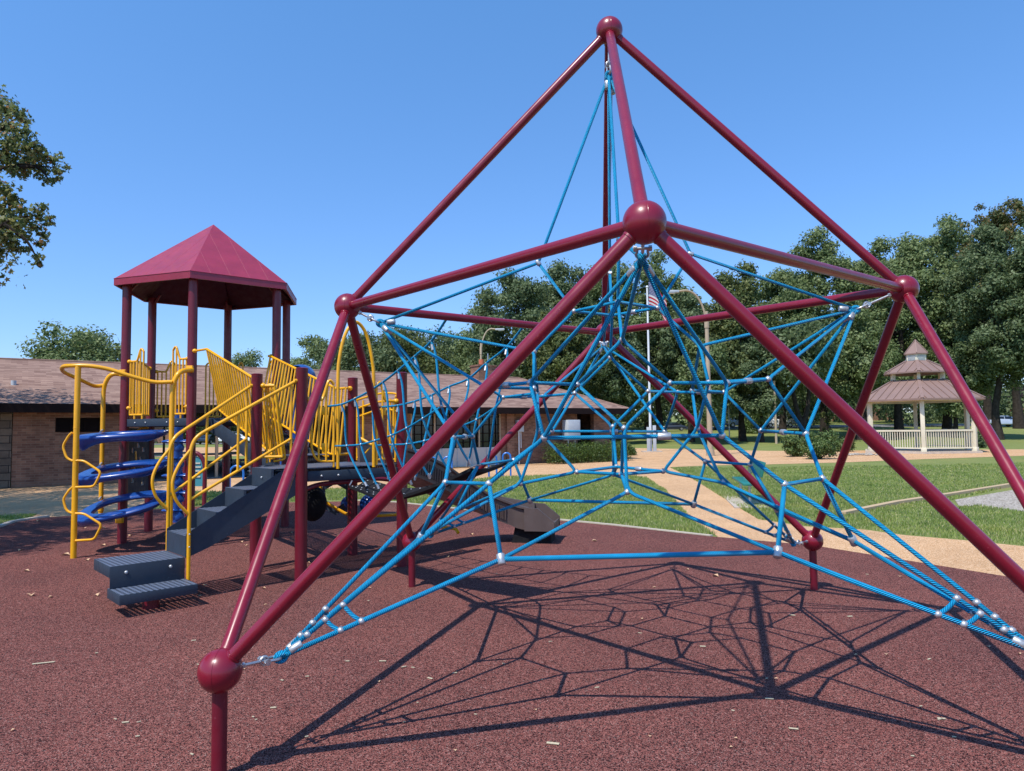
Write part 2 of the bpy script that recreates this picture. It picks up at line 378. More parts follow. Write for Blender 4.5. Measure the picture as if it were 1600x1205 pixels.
def raw_mesh(name, V, F, mat, parent=None, org=None, smooth=False):
    """V (n,3) F (m,k) numpy -> object"""
    off = np.array(tuple(org)) if (parent is None and org is not None) else (np.array(tuple(OFF[0])) if parent is not None else np.zeros(3))
    me = bpy.data.meshes.new(name); V = (V-off).astype(np.float32); k = F.shape[1]
    me.vertices.add(len(V)); me.vertices.foreach_set('co', V.ravel())
    me.loops.add(F.size); me.loops.foreach_set('vertex_index', F.ravel().astype(np.int32))
    me.polygons.add(len(F)); me.polygons.foreach_set('loop_start', np.arange(0, F.size, k, dtype=np.int32))
    me.polygons.foreach_set('loop_total', np.full(len(F), k, dtype=np.int32))
    me.update(calc_edges=True); me.materials.append(mat)
    if smooth: me.shade_smooth()
    o = bpy.data.objects.new(name, me); COL.objects.link(o)
    if parent is None: o.location = tuple(off)
    else: o.parent = parent
    return o
def tag(o, label=None, cat=None, group=None, kind=None):
    if label: o['label'] = label
    if cat: o['category'] = cat
    if group: o['group'] = group
    if kind: o['kind'] = kind
    return o
def thing(name, label, cat, loc, group=None):
    o = bpy.data.objects.new(name, None); COL.objects.link(o); o.location = loc
    o.empty_display_size = .2; OFF[0] = Vector(loc)
    return tag(o, label, cat, group)
def round_path(pts, r=.05, n=4):
    """soften the corners of a polyline"""
    pts = [Vector(p) for p in pts]; out = [pts[0]]
    for i in range(1, len(pts)-1):
        a, b, c = pts[i-1], pts[i], pts[i+1]
        d1 = min(r, (a-b).length*.45); d2 = min(r, (c-b).length*.45)
        p = b+(a-b).normalized()*d1; q = b+(c-b).normalized()*d2
        for k in range(n+1):
            t = k/n; out.append(p*(1-t)**2+b*2*t*(1-t)+q*t*t)
    out.append(pts[-1]); return out
def spline(pts, n=8):
    pts = [Vector(p) for p in pts]; P = [pts[0]*2-pts[1]]+pts+[pts[-1]*2-pts[-2]]; out = []
    for i in range(1, len(P)-2):
        for k in range(n):
            t = k/n; a, b, c, d = P[i-1], P[i], P[i+1], P[i+2]
            out.append(.5*((2*b)+(c-a)*t+(2*a-5*b+4*c-d)*t*t+(3*b-a-3*c+d)*t**3))
    out.append(pts[-1]); return out

# ================================================================== GROUND
def grid_ground():
    ys = [-40, -10, 0]+[4+2*i for i in range(26)]+[56+4*i for i in range(20)]+[140, 180, 260, 400, 700, 1200]
    xs = [-900, -500, -260, -150]+[-100+5*i for i in range(61)]+[260, 420, 700, 1200]
    V = np.array([(x, y, ter(x, y)-.010) for y in ys for x in xs]); nx = len(xs)
    F = np.array([(j*nx+i, j*nx+i+1, (j+1)*nx+i+1, (j+1)*nx+i) for j in range(len(ys)-1) for i in range(nx-1)])
    return V, F
V, F = grid_ground()
tag(raw_mesh('lawn', V, F, lawnm, smooth=True), kind='structure')
def sheet(name, pxs, z, mat):
    m = MB(); m.poly([gd(*p).xy.to_3d()+Vector((0, 0, z)) if not isinstance(p, Vector) else Vector((p.x, p.y, z)) for p in pxs])
    o = m.build(name, mat, smooth=0); tag(o, kind='structure'); return o
V2 = lambda x, y: Vector((x, y, 0))
# rubber safety surface
MAT = [V2(-16, -6), V2(-16, 11.5), (0, 822), (20, 815), (50, 810), (112, 806), (250, 795), (400, 786), (560, 783), (615, 785), (760, 800.5), (820, 808), (960, 821.5), (1110, 838), (1270, 852), (1600, 905), V2(9, 4.2), V2(12, 0), V2(12, -6)]
sheet('rubber_surface', MAT, 0, rubber)
# exposed aggregate paths
sheet('main_path', [V2(-40, 9), (0, 822), (20, 815), (50, 810), (112, 806), (236, 796), (236, 768), (345, 770), (530, 764), (700, 752), (780, 746), (860, 742.5), (960, 741), (1010, 747), (1040, 768), (1062, 792),
    (1085, 815), (1122, 838), (1110, 840), (1270, 854), (1600, 908), V2(9, 4.1), V2(12, 0), V2(12, -6), V2(16, -6), V2(15, 2), V2(11.5, 7), (1600, 853), (1517, 844.5), (1412, 835.5), (1350, 827), (1257, 822), (1185, 811), (1150, 790), (1112, 766), (1078, 745), (1046, 730),
    (1100, 727.5), (1200, 725.5), (1330, 722), (1440, 717.5), (1600, 712), (1700, 709), (1700, 699), (1600, 702), (1440, 703), (1320, 704), (1200, 704.5), (1090, 702), (986, 700), (960, 712), (955, 721), (838, 722), (800, 727), (640, 731.5), V2(-12, 24.5), V2(-16, 21.8), V2(-40, 6)], -.005, aggregate)
# the narrow verge of grass at far left and the slab under the breezeway
m = MB(); m.poly([gd(-60, 826).xy.to_3d()+Vector((0, 0, .004)), gd(0, 821).xy.to_3d()+Vector((0, 0, .004)), gd(45, 811).xy.to_3d()+Vector((0, 0, .004)), gd(58, 803).xy.to_3d()+Vector((0, 0, .004)), gd(0, 806).xy.to_3d()+Vector((0, 0, .004)), gd(-60, 812).xy.to_3d()+Vector((0, 0, .004))])
tag(m.build('grass_verge', lawnm, smooth=0), kind='structure')
sheet('infield', [V2(-60, 46), V2(-60, 72), V2(-8, 72), V2(-8, 46)], -.004, dustm)
# kerbs
def kerbline(name, pts, w, h, mat, cat=None):
    m = MB(); pts = [Vector(p) for p in pts]
    L = []; R = []
    for i, p in enumerate(pts):
        t = (pts[min(i+1, len(pts)-1)]-pts[max(i-1, 0)]); t.z = 0; t.normalize(); s = Vector((-t.y, t.x, 0))*w/2
        L.append(p+s); R.append(p-s)
    m.prism([(p.x, p.y) for p in L]+[(p.x, p.y) for p in R[::-1]], -.03, h)
    return m.build(name, mat, smooth=0)
tag(kerbline('kerb', [gd(560, 781.5), gd(615, 784.2), gd(688, 791.5), gd(760, 799), gd(820, 806.5), gd(960, 820), gd(1112, 837)], .07, .008, concrete), kind='structure')
tag(kerbline('kerb', [gd(-80, 833), gd(0, 823), gd(20, 816), gd(50, 811), gd(75, 808)], .10, .03, concrete), kind='structure')
tag(kerbline('gravel_edging', [gd(1316, 806), gd(1400, 788.5), gd(1490, 774.5), gd(1590, 758), gd(1720, 741)], .13, .07, base_mat('tan_edging', S(184, 158, 122), .9)), kind='structure')
m = MB(); m.poly([gd(1492, 781).xy.to_3d(), gd(1592, 764).xy.to_3d(), gd(1700, 748).xy.to_3d(), V2(20, 12), gd(1640, 805).xy.to_3d(), gd(1590, 799).xy.to_3d(), gd(1530, 791).xy.to_3d(), gd(1500, 793).xy.to_3d()])
tag(m.build('gravel_bed', gravelm, smooth=0), kind='structure')
# road at the back
m = MB()
xs = list(range(-120, 260, 10))
for a, b in zip(xs[:-1], xs[1:]):
    f = lambda x, y: (x, y, ter(x, y)+.03)
    m.quad(f(a, 88), f(b, 88), f(b, 96), f(a, 96))
tag(m.build('road', asphm, smooth=0), kind='structure')
# grass blades on the near lawns: one uncountable mass
def inpoly(x, y, P):
    c = np.zeros(len(x), bool); n = len(P)
    for i in range(n):
        x1, y1 = P[i]; x2, y2 = P[(i+1) % n]
        m = ((y1 > y) != (y2 > y)) & (x < (x2-x1)*(y-y1)/(y2-y1+1e-12)+x1); c ^= m
    return c
G2 = lambda *q: [tuple(gd(*p).xy) for p in q]
lawnA = G2((236, 793), (400, 785), (560, 780), (615, 782.5), (760, 797.5), (960, 818.5), (1118, 836), (1085, 813), (1062, 790), (1040, 766), (1010, 746), (960, 740.5), (860, 742), (780, 745.5), (700, 751.5), (530, 763), (345, 769), (236, 768))
lawnB = G2((1048, 731), (1078, 746), (1112, 767), (1150, 791), (1185, 811), (1257, 821), (1350, 826), (1412, 834), (1517, 843.5), (1600, 852), (1680, 858), (1680, 805), (1590, 799), (1530, 791), (1492, 793), (1470, 785), (1592, 757), (1700, 741), (1700, 722), (1440, 727), (1200, 730))
verge = G2((-40, 823), (0, 819.5), (44, 810.5), (56, 804), (0, 807), (-40, 810))
rng = np.random.default_rng(5)
def blades(polys, dens, name):
    P = []
    for poly in polys:
        a = np.array(poly); lo = a.min(0); hi = a.max(0); n = int((hi-lo).prod()*dens)
        x = rng.uniform(lo[0], hi[0], n); y = rng.uniform(lo[1], hi[1], n)
        keep = inpoly(x, y, poly) & (rng.uniform(0, 1, n) < np.clip((15.5/np.maximum(y, 1))**2.0, 0, 1)*np.clip((36-y)/12, 0, 1))
        P.append(np.stack([x[keep], y[keep]], 1))
    P = np.concatenate(P); n = len(P)
    d = np.sqrt((P**2).sum(1)); ang = rng.uniform(0, 2*PI, n)
    h = rng.uniform(.025, .065, n)*(1+.3*np.sin(P[:, 0]*3)*np.cos(P[:, 1]*2.3)); w = rng.uniform(.003, .006, n)*np.clip(d/9, 1, 3)
    lean = rng.uniform(.1, .7, n)*h; la = rng.uniform(0, 2*PI, n)
    c = np.stack([P[:, 0], P[:, 1], np.full(n, -.01)], 1); s = np.stack([np.cos(ang)*w, np.sin(ang)*w, 0*w], 1)
    t = c+np.stack([np.cos(la)*lean, np.sin(la)*lean, h], 1); mid = c+np.stack([np.cos(la)*lean*.35, np.sin(la)*lean*.35, h*.55], 1)
    V = np.stack([c-s, c+s, mid+s*.8, t, mid-s*.8], 1).reshape(-1, 3)
    F = np.arange(n*5).reshape(n, 5)
    o = raw_mesh(name, V, F, bladem); tag(o, kind='stuff'); return o
tag(blades([lawnA, lawnB, verge], 1500, 'grass'), 'short summer grass with dry tips on the lawns beside the path', 'grass')
# ================================================================== ROPE CLIMBER
c0 = Vector((.7741, 5.2063)); th = -.0837
def glob(x, y, z):
    c, s = math.cos(th), math.sin(th); return Vector((c0.x+c*x-s*y, c0.y+s*x+c*y, z))
def rotk(x, y, z, k):
    for _ in range(k % 4): x, y = -y, x
    return glob(x, y, z)
FA, FB, FH1, FH2, FH3 = 2.0274, 2.8071, .4769, 2.5346, 4.5821
q = lambda r, a, z: glob(r*math.cos(a), r*math.sin(a), z)
J = dict(T=q(0, 0, FH3))
for k, nm in enumerate('CRBL'): J[nm] = q(FA, -PI/2+k*PI/2, FH2)
for k, nm in enumerate(('F2', 'G2', 'G1', 'F1')): J[nm] = q(FB, -PI/4+k*PI/2, FH1)
for k, v in dict(T=(952, 48), C=(1007, 348), R=(1412, 452), B=(945, 520), L=(543, 479), F1=(344, 1048), F2=(1778, 1078), G1=(643.5, 846), G2=(1269.5, 845)).items(): J[k] = fix(J[k], v)
climber = thing('rope_climber', 'tall maroon tube pyramid holding a blue rope climbing net', 'climbing frame', (c0.x, c0.y, 0))
RB = .0995; RT = .0335
def ballat(P):
    m = MB(); m.sphere(P, RB, 40, 24); o = m.build('ball_joint', maroon, climber, smooth=180)
    s = MB()
    s.tube([P+Vector((0, math.cos(a)*(RB+.0006), math.sin(a)*(RB+.0006))) for a in [2*PI*i/48 for i in range(48)]], .0009, 5, closed=True)
    s.build('weld_seam', maroon, o)
    return o
for k in J: ballat(J[k])
def bar(a, b, r=RT):
    A, B = J[a], J[b]; d = (B-A).normalized()
    m = MB(); m.tube([A+d*RB*.9, B-d*RB*.9], r, 28); o = m.build('frame_tube', maroon, climber, smooth=50)
    for P, e in ((A, d), (B, -d)):
        s = MB(); s.tube([P+e*(RB*.90), P+e*(RB+.004)], r+.0035, 24); s.build('tube_collar', maroon, o)
for a, b in ('TC', 'TR', 'TB', 'TL', 'CR', 'RB', 'BL', 'LC'): bar(a, b)
for a, b in (('L', 'F1'), ('C', 'F1'), ('C', 'F2'), ('R', 'F2'), ('R', 'G2'), ('B', 'G2'), ('B', 'G1'), ('L', 'G1')): bar(a, b, .0345)
for k in ('F1', 'F2', 'G1', 'G2'):
    m = MB(); P = J[k]; m.tube([(P.x, P.y, -.05), (P.x, P.y, P.z-RB*.8)], .0345, 28)
    m.build('foot_post', maroon_dark, climber)
# --- net nodes: orbits of a four-fold web, then set to their surveyed sag
ORB = dict(Q=(.298, .596, 1.878), P=(.588, .902, 1.871), X=(.501, 1.149, 1.545), Y=(.835, 1.138, 1.277), Z=(.74, 1.323, .905),
           N=(0, .575, 1.585), S=(0, .728, 1.193), M=(0, .31, 1.278), K=(0, .557, 2.843), U=(0, .304, 2.463), V=(0, .603, 2.167))
ND = {}
for nm, (x, y, z) in ORB.items():
    for k in range(4):
        if x: ND[nm, k, 1] = rotk(x, -y, z, k); ND[nm, k, -1] = rotk(-x, -y, z, k)
        else: ND[nm, k] = rotk(0, -y, z, k)
OBS = {('Q', 0, -1): (902, 601), ('Q', 0, 1): (1047, 598.5), ('Q', 1, 1): (1081.5, 610), ('Q', 1, -1): (1107, 598), ('Q', 2, 1): (898, 614.5), ('Q', 2, -1): (1012.5, 611.5), ('Q', 3, 1): (834, 607), ('Q', 3, -1): (840, 614.4),
  ('P', 0, -1): (828, 598), ('P', 0, 1): (1136, 598.5), ('P', 1, 1): (1131, 613), ('P', 1, -1): (1200, 592.5), ('P', 2, 1): (848, 619.5), ('P', 2, -1): (1059, 613), ('P', 3, -1): (786.5, 621),
  ('X', 0, -1): (850, 684.5), ('X', 0, 1): (1128, 680.5), ('X', 1, 1): (1189, 673), ('X', 1, -1): (1259, 678), ('X', 2, 1): (863, 674), ('X', 2, -1): (1038.5, 674.5), ('X', 3, 1): (708, 683), ('X', 3, -1): (738, 682),
  ('Y', 0, -1): (764, 756), ('Y', 0, 1): (1226, 757), ('Y', 1, 1): (1172, 726), ('Y', 1, -1): (1285, 748), ('Y', 2, 1): (802.5, 719), ('Y', 2, -1): (1102, 721), ('Y', 3, 1): (696, 754), ('Y', 3, -1): (748, 726),
  ('Z', 0, -1): (783, 874), ('Z', 0, 1): (1215, 863), ('Z', 1, 1): (1213, 795), ('Z', 1, -1): (1333, 845), ('Z', 2, 1): (828, 781.5), ('Z', 2, -1): (1084, 788), ('Z', 3, 1): (657, 840),
  ('N', 0): (975, 669), ('N', 1): (1089.5, 669.5), ('N', 2): (957.5, 666.5), ('N', 3): (841, 673), ('S', 0): (980, 769), ('S', 1): (1129, 754), ('S', 2): (959, 742), ('S', 3): (813, 756),
  ('M', 0): (971, 741), ('M', 1): (1036, 736.5), ('M', 2): (963, 729.5), ('M', 3): (901.5, 737.5), ('K', 3): (841, 411), ('K', 1): (1079, 397), ('K', 0): (967, 373), ('K', 2): (953, 427),
  ('U', 3): (897, 486.4), ('U', 1): (1027, 481.4), ('U', 0): (965.6, 471.6), ('U', 2): (956.5, 493), ('V', 3): (834.4, 549.4), ('V', 1): (1093.4, 540.6), ('V', 0): (972, 531), ('V', 2): (953.5, 559)}
for k, v in OBS.items(): ND[k] = fix(ND[k], v)
MID = ['C', 'R', 'B', 'L']            # sector k
FOOT = ['F2', 'G2', 'G1', 'F1']       # between sector k (+) and k+1 (-)
def avg(l): return sum(l, Vector())/len(l)
EYE_ = {}
# anchor points where the ropes gather
for k in range(4):
    A = J[MID[k]]; m = avg([ND['K', k], ND['V', k], ND['P', k, 1], ND['P', k, -1], ND['X', k, 1], ND['X', k, -1]])
    EYE_[MID[k]] = A+(m-A).normalized()*.30
    A = J[FOOT[k]]; k2 = (k+1) % 4
    m = avg([ND['Y', k, 1], ND['Y', k2, -1], ND['Z', k, 1], ND['Z', k2, -1]]); m.z -= .32
    EYE_[FOOT[k]] = A+(m-A).normalized()*.34
EYE_['L'] = fix(EYE_['L'], (594, 505)); EYE_['R'] = fix(EYE_['R'], (1337, 484)); EYE_['C'] = fix(EYE_['C'], (1003, 404)); EYE_['B'] = fix(EYE_['B'], (943, 541))
EYE_['F1'] = fix(EYE_['F1'], (438, 1027)); EYE_['G1'] = fix(EYE_['G1'], (672, 836)); EYE_['G2'] = fix(EYE_['G2'], (1240, 849))
EYE_['T'] = fix(J['T']+Vector((0, 0, -.42)), (951, 118))
RR = .0114
LAY = .075
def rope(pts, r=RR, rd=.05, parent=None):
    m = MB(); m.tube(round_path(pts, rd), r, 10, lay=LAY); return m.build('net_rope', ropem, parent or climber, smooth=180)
def clamp(P, r=.021, parent=None):
    m = MB(); m.sphere(P, r, 16, 10, (1, 1, .92)); d = (EYEP-P).normalized()
    o = m.build('rope_clamp', alu, parent or climber, smooth=60)
    s = MB(); t = Vector((0, 0, 1)); s.tube([P+t*(r*.85), P+t*(r*1.06)], r*.36, 8); s.build('clamp_screw', steel, o, smooth=40)
    return o
def ferrule(P, d, r=.019, L=.055, parent=None):
    d = d.normalized(); m = MB()
    m.tube([P-d*L/2, P-d*(L/2-.004), P+d*(L/2-.004), P+d*L/2], [r*.86, r, r, r*.86], 16)
    return m.build('ferrule', alu, parent or climber, smooth=40)
def shackle(A, E, parent=None):
    """eye bolt out of the ball, bow shackle and thimble"""
    d = (E-A).normalized(); s = d.cross(Vector((0, 0, 1))).normalized(); u = s.cross(d)
    b = A+d*RB*.9; e1 = E-d*.085
    m = MB(); m.tube([b, e1-d*.02], .0085, 10); m.tube([A+d*(RB+.002), A+d*(RB+.018)], .015, 6)
    m.tube([e1+d*.02*math.cos(a)+u*.02*math.sin(a) for a in [2*PI*i/14 for i in range(14)]], .0075, 8, closed=True)
    o = m.build('eye_bolt', steel, parent or climber, smooth=45)
    h = MB(); pts = [e1-s*.026, e1-s*.026+d*.03]+[e1+d*(.05+.034*math.sin(PI*t/8))-s*.03*math.cos(PI*t/8) for t in range(9)]+[e1+s*.026+d*.03, e1+s*.026]
    h.tube(pts, .0075, 8); h.tube([e1-s*.045, e1+s*.045], .0078, 8)
    h.tube([e1-s*.044, e1-s*.028], .015, 8); h.tube([e1+s*.028, e1+s*.044], .015, 8)
    h.build('shackle', steel, parent or climber, smooth=45)
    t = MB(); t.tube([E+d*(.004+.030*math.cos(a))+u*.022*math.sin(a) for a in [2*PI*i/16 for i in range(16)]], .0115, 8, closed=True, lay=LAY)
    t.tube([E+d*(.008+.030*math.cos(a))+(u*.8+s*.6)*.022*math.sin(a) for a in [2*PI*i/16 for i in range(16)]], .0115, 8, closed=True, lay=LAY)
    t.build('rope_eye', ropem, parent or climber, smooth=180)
for nm in J: shackle(J[nm], EYE_[nm]) if nm != 'T' else shackle(J[nm], EYE_[nm])
n = ND
for k in range(4):
    E = EYE_[MID[k]]; k2 = (k+1) % 4
    rope([EYE_['T'], n['K', k], E], rd=.03)
    rope([n['K', k], n['U', k], n['V', k], n['Q', k, -1]])
    rope([E, n['V', k], n['Q', k, 1]])
    for s in (1, -1):
        rope([E, n['P', k, s], n['X', k, s]])
        rope([E, n['X', k, s], n['Y', k, s], EYE_[FOOT[k if s == 1 else (k-1) % 4]]], r=.0124)
        rope([n['Z', k, s], n['Y', k, s]], r=.0132)
        rope([n['Z', k, s], EYE_[FOOT[k if s == 1 else (k-1) % 4]]], r=.0132)
    rope([n['Q', k, 1], n['P', k, 1], n['P', k2, -1], n['Q', k2, -1]])
    rope([n['X', k, 1], n['X', k, -1]])
    rope([n['Y', k, 1], n['Y', k2, -1]])
    rope([n['Q', k, 1], n['N', k], n['S', k], n['Z', k, 1]], rd=.07)
    rope([n['Q', k, -1], n['N', k], n['M', k], n['S', k], n['Z', k, -1]], rd=.05)
    rope([n['Z', k, 1], n['Z', k, -1]], r=.0142)
    # ferrules near the gathering points
    tgt = [[n['P', k, 1], n['X', k, 1]], [n['P', k, -1], n['X', k, -1]], [n['K', k], n['V', k]]]
    for t in tgt:
        d = (avg(t)-E).normalized(); ferrule(E+d*.085, d, .0215, .06)
    F = EYE_[FOOT[k]]
    for t in ([n['Y', k, 1], n['Z', k, 1]], [n['Y', k2, -1], n['Z', k2, -1]]):
        d = (avg(t)-F).normalized(); ferrule(F+d*.085, d, .0215, .065)
    # rungs near the foot
    def on(nm, kk, s, dist):
        B = n[nm, kk, s]; return F+(B-F).normalized()*dist
    def rung(a, b):
        mid = (a+b)/2+Vector((0, 0, -.012)); rope([a, mid, b], rd=.05); clamp(a, .0195); clamp(b, .0195)
    f = {0: 1.0, 1: 1.0, 2: 1.0, 3: 1.0}[k]
    yA = lambda d: on('Y', k, 1, d); yB = lambda d: on('Y', k2, -1, d); zA = lambda d: on('Z', k, 1, d); zB = lambda d: on('Z', k2, -1, d)
    if k == 3: yA, yB, zA, zB = yB, yA, zB, zA      # at this foot the front sector is on the other side
    rung(yA(.38), zA(.42)); rung(yA(.27), zA(.31)); rung(yB(.32), zB(.34)); rung(yB(.225), zB(.235)); rung(yA(.16), yB(.14))
for k in range(4):
    rd = n['M', k], n['M', (k+1) % 4]
rope([n['M', 0], n['M', 1], n['M', 2], n['M', 3], n['M', 0]], rd=.04)
rope([n['U', 0], n['U', 1], n['U', 2], n['U', 3], n['U', 0]], rd=.04)
for nm in 'QPXY':
    for k in range(4):
        for s in (1, -1): clamp(n[nm, k, s], .0225 if nm in 'XY' else .0205)
for nm in 'UVNSM':
    for k in range(4): clamp(n[nm, k], .0205)
for k in range(4):
    ferrule(n['K', k], n['K', k]-n['U', k] if k in (0, 3) else EYE_[MID[k]]-n['K', k], .018, .04)
    for s in (1, -1):
        P = n['Z', k, s]; d = (n['Y', k, s]-P); ferrule(P, d, .024, .06)
    a, b = n['X', k, -1], n['X', k, 1]; ferrule(a+(b-a)*(.68 if k == 0 else .45), b-a, .021, .075)
    a, b = n['P', k, 1], n['P', (k+1) % 4, -1]; ferrule(a+(b-a)*.5, b-a, .0195, .06)
a, b = n['U', 2], n['U', 1]; ferrule(a+(b-a)*.48, b-a, .019, .055)
a, b = n['M', 2], n['M', 1]; ferrule(a+(b-a)*.5, b-a, .018, .055)
d = Vector((.05, -.1, -1)); ferrule(EYE_['T']+Vector((-.012, 0, -.075)), Vector((0, 0, 1)), .022, .06); ferrule(EYE_['T']+Vector((.03, .03, -.10)), Vector((0, 0, 1)), .022, .06)

# ------------------------------------------------------------------ rope bridge with belt deck
bridge = thing('rope_bridge', 'sagging black belt bridge with blue rope sides linking deck and pyramid', 'rope bridge', (-1.0, 7.0, 0))
def along(A, B, px):      # point of the segment at image column px (both ends known in 3d)
    lo, hi = 0., 1.; f = lambda t: proj(A+(B-A)*t)[0]
    up_ = f(1) > f(0)
    for _ in range(40):
        m_ = (lo+hi)/2
        if (f(m_) < px) == up_: lo = m_
        else: hi = m_
    return A+(B-A)*lo
Q2p, Q4p = Vector((-2.27, 7.68, 0)), Vector((-1.31, 8.45, 0))
ed = Q4p-Q2p
La, Lb = Q2p+ed*.33, Q2p+ed*.70      # arch legs
NT0 = at(513, 635, (Q2p+ed*.27).y); FT0 = at(597, 636, (Q2p+ed*.78).y)
LBv = lambda px: along(J['L'], J['B'], px)
NT1, FT1 = LBv(700), LBv(820)
def curve_px(A, B, pxs):
    """points seen at pxs, depth running evenly from A to B"""
    n_ = len(pxs); x0 = proj(A)[0]; x1 = proj(B)[0]; out = []
    for (x, y) in pxs:
        # perspective-correct depth along the line
        t = (x-x0)/(x1-x0); z = 1/((1-t)/A.y+t/B.y); out.append(at(x, y, z))
    return out
nt = [NT0]+curve_px(NT0, NT1, [(533.5, 632), (554, 623.5), (576, 612), (598.5, 597), (622, 579), (648, 557), (674, 533)])+[NT1]
ft = [FT0]+curve_px(FT0, FT1, [(622, 633.5), (648, 627), (675, 617), (702, 604), (731.5, 592), (760, 567.5), (792, 542)])+[FT1]
NM0 = at(524, 697, (Q2p+ed*.30).y); FM0 = at(588, 696, (Q2p+ed*.74).y)
NM1, FM1 = n['X', 3, 1], n['X', 3, -1]
nm = [NM0]+curve_px(NM0, at(690, 635, 6.05), [(542, 696.5), (564, 694.5), (586, 688.5), (611, 680.5), (635.5, 669), (661, 654)])+[at(690, 635, 6.05)]
fm = [FM0]+curve_px(FM0, at(775, 636, 6.45), [(613.5, 695), (635.5, 694), (663, 689), (690, 680), (716, 668), (744.5, 656)])+[at(775, 636, 6.45)]
NB0 = at(540, 758, 7.85); FB0 = at(572, 752, 8.15)
YL, YB = n['Y', 3, -1], n['Y', 2, 1]
nb = curve_px(NB0, YL, [(546, 759), (556, 760), (573, 764.5), (592, 768.5), (616, 768), (643, 762), (672, 753), (703, 743), (735, 731)])
fb = curve_px(FB0, YB, [(572, 748), (588, 750), (606, 753), (626, 755), (648, 755), (672, 751), (699, 744), (730, 734), (762, 727), (792, 721)])
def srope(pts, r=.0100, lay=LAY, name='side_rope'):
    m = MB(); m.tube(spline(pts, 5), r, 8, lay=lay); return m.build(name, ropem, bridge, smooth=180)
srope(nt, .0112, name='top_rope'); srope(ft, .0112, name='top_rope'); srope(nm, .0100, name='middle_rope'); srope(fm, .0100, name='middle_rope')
def bclamp(P, r=.015):
    m = MB(); m.sphere(P, r, 12, 8); m.build('rope_clamp', alu, bridge, smooth=60)
def fer(P, d, r=.0125, L=.06):
    d = d.normalized(); m = MB(); m.tube([P, P+d*L], r, 12); m.build('ferrule', alu, bridge, smooth=40)
for top, mid, bel in ((nt, nm, nb), (ft, fm, fb)):
    for i in range(1, 8):
        a, b, c = top[i], mid[min(i, 7)], bel[min(i+1, len(bel)-1)]
        c2 = c+Vector((0, 0, .03))
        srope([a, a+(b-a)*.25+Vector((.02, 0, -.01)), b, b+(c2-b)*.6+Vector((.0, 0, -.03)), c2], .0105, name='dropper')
        bclamp(a, .0125); bclamp(b)
        fer(a+(b-a)*.06, b-a, .013, .05); fer(c2, b-c2, .013, .05)
# belt
m = MB(); N1 = spline(nb, 3); N2 = spline(fb, 3); kk = min(len(N1), len(N2)); b0 = 0
nn_ = 30
def samp(P, t):
    x = t*(len(P)-1); i = min(int(x), len(P)-2); return P[i]+(P[i+1]-P[i])*(x-i)
rows = []
for i in range(nn_+1):
    t = i/nn_; a, b = samp(N1, t), samp(N2, t); row = []
    for j in range(7):
        s = j/6; p = a+(b-a)*s; p.z -= .035*math.sin(PI*s)+.05*math.sin(PI*t); row.append(p)
    rows.append(row)
for dz in (0, -.028):
    for r in rows:
        for p in r: m.v.append(p+Vector((0, 0, dz)))
W_ = 7; H_ = (nn_+1)*7
for i in range(nn_):
    for j in range(6):
        a = i*W_+j; m.face((a, a+1, a+W_+1, a+W_)); m.face((H_+a, H_+a+W_, H_+a+W_+1, H_+a+1))
    a = i*W_; m.face((a, a+W_, H_+a+W_, H_+a)); a = i*W_+6; m.face((a+W_, a, H_+a, H_+a+W_))
m.face([0, 1, 2, 3, 4, 5, 6, H_+6, H_+5, H_+4, H_+3, H_+2, H_+1, H_]); e = nn_*W_; m.face([e+j for j in range(6, -1, -1)]+[H_+e+j for j in range(7)])
belt = m.build('belt', black, bridge)
m = MB()
for i in range(1, nn_, 2):
    for s in (.08, .35, .65, .92):
        p = rows[i][0]+(rows[i][6]-rows[i][0])*s; p.z -= .035*math.sin(PI*s); m.sphere(p+Vector((0, 0, .003)), .0085, 8, 6, (1, 1, .6))
m.build('bolts', alu, belt)
m = MB()
for s in (0, 6):
    m.tube([rows[0][s], rows[0][s]+(Vector((-1.77, 8.0, 1.08))-rows[0][s])*.5], .008, 8); m.tube([rows[-1][s], (YL if s == 0 else YB)], .008, 8)
m.build('end_link', steel, bridge)
# ================================================================== PLAY STRUCTURE
HC = Vector((-4.743, 11.214, 0)); HR = 1.2215; HPH = 3.8557
H = [HC+Vector((HR*math.cos(HPH+k*PI/3), HR*math.sin(HPH+k*PI/3), 0)) for k in range(6)]   # 0 front-left,1 front,2 right,3 back-right,4 back,5 back-left
Q1, Q2, Q3, Q4 = Vector((-3.02, 8.42, 0)), Vector((-2.27, 7.68, 0)), Vector((-2.07, 9.24, 0)), Vector((-1.31, 8.45, 0))
UD, LD = 1.79, 1.19
PR = .0635
play = thing('play_structure', 'playground tower with maroon hexagon roof, yellow rails, grey stairs and slide', 'play structure', (-3.4, 9.6, 0))

def zz(P, z): return Vector((P.x, P.y, z))
def post(P, h, cap=True):
    m = MB()
    if cap: m.tube([zz(P, -.04), zz(P, h-.02), zz(P, h-.008), zz(P, h)], [PR, PR, PR+.003, PR*.8], 28)
    else: m.tube([zz(P, -.04), zz(P, h)], PR, 28)
    o = m.build('post', maroon_dark, play, smooth=50)
    c = MB(); c.tube([zz(P, h-.035), zz(P, h-.03)], PR+.002, 28)
    if cap: c.build('cap_ring', maroon_dark, o, smooth=50)
    return o
for P in H: post(P, 3.80, False)
for P in (Q1, Q2, Q3, Q4): post(P, 2.275)
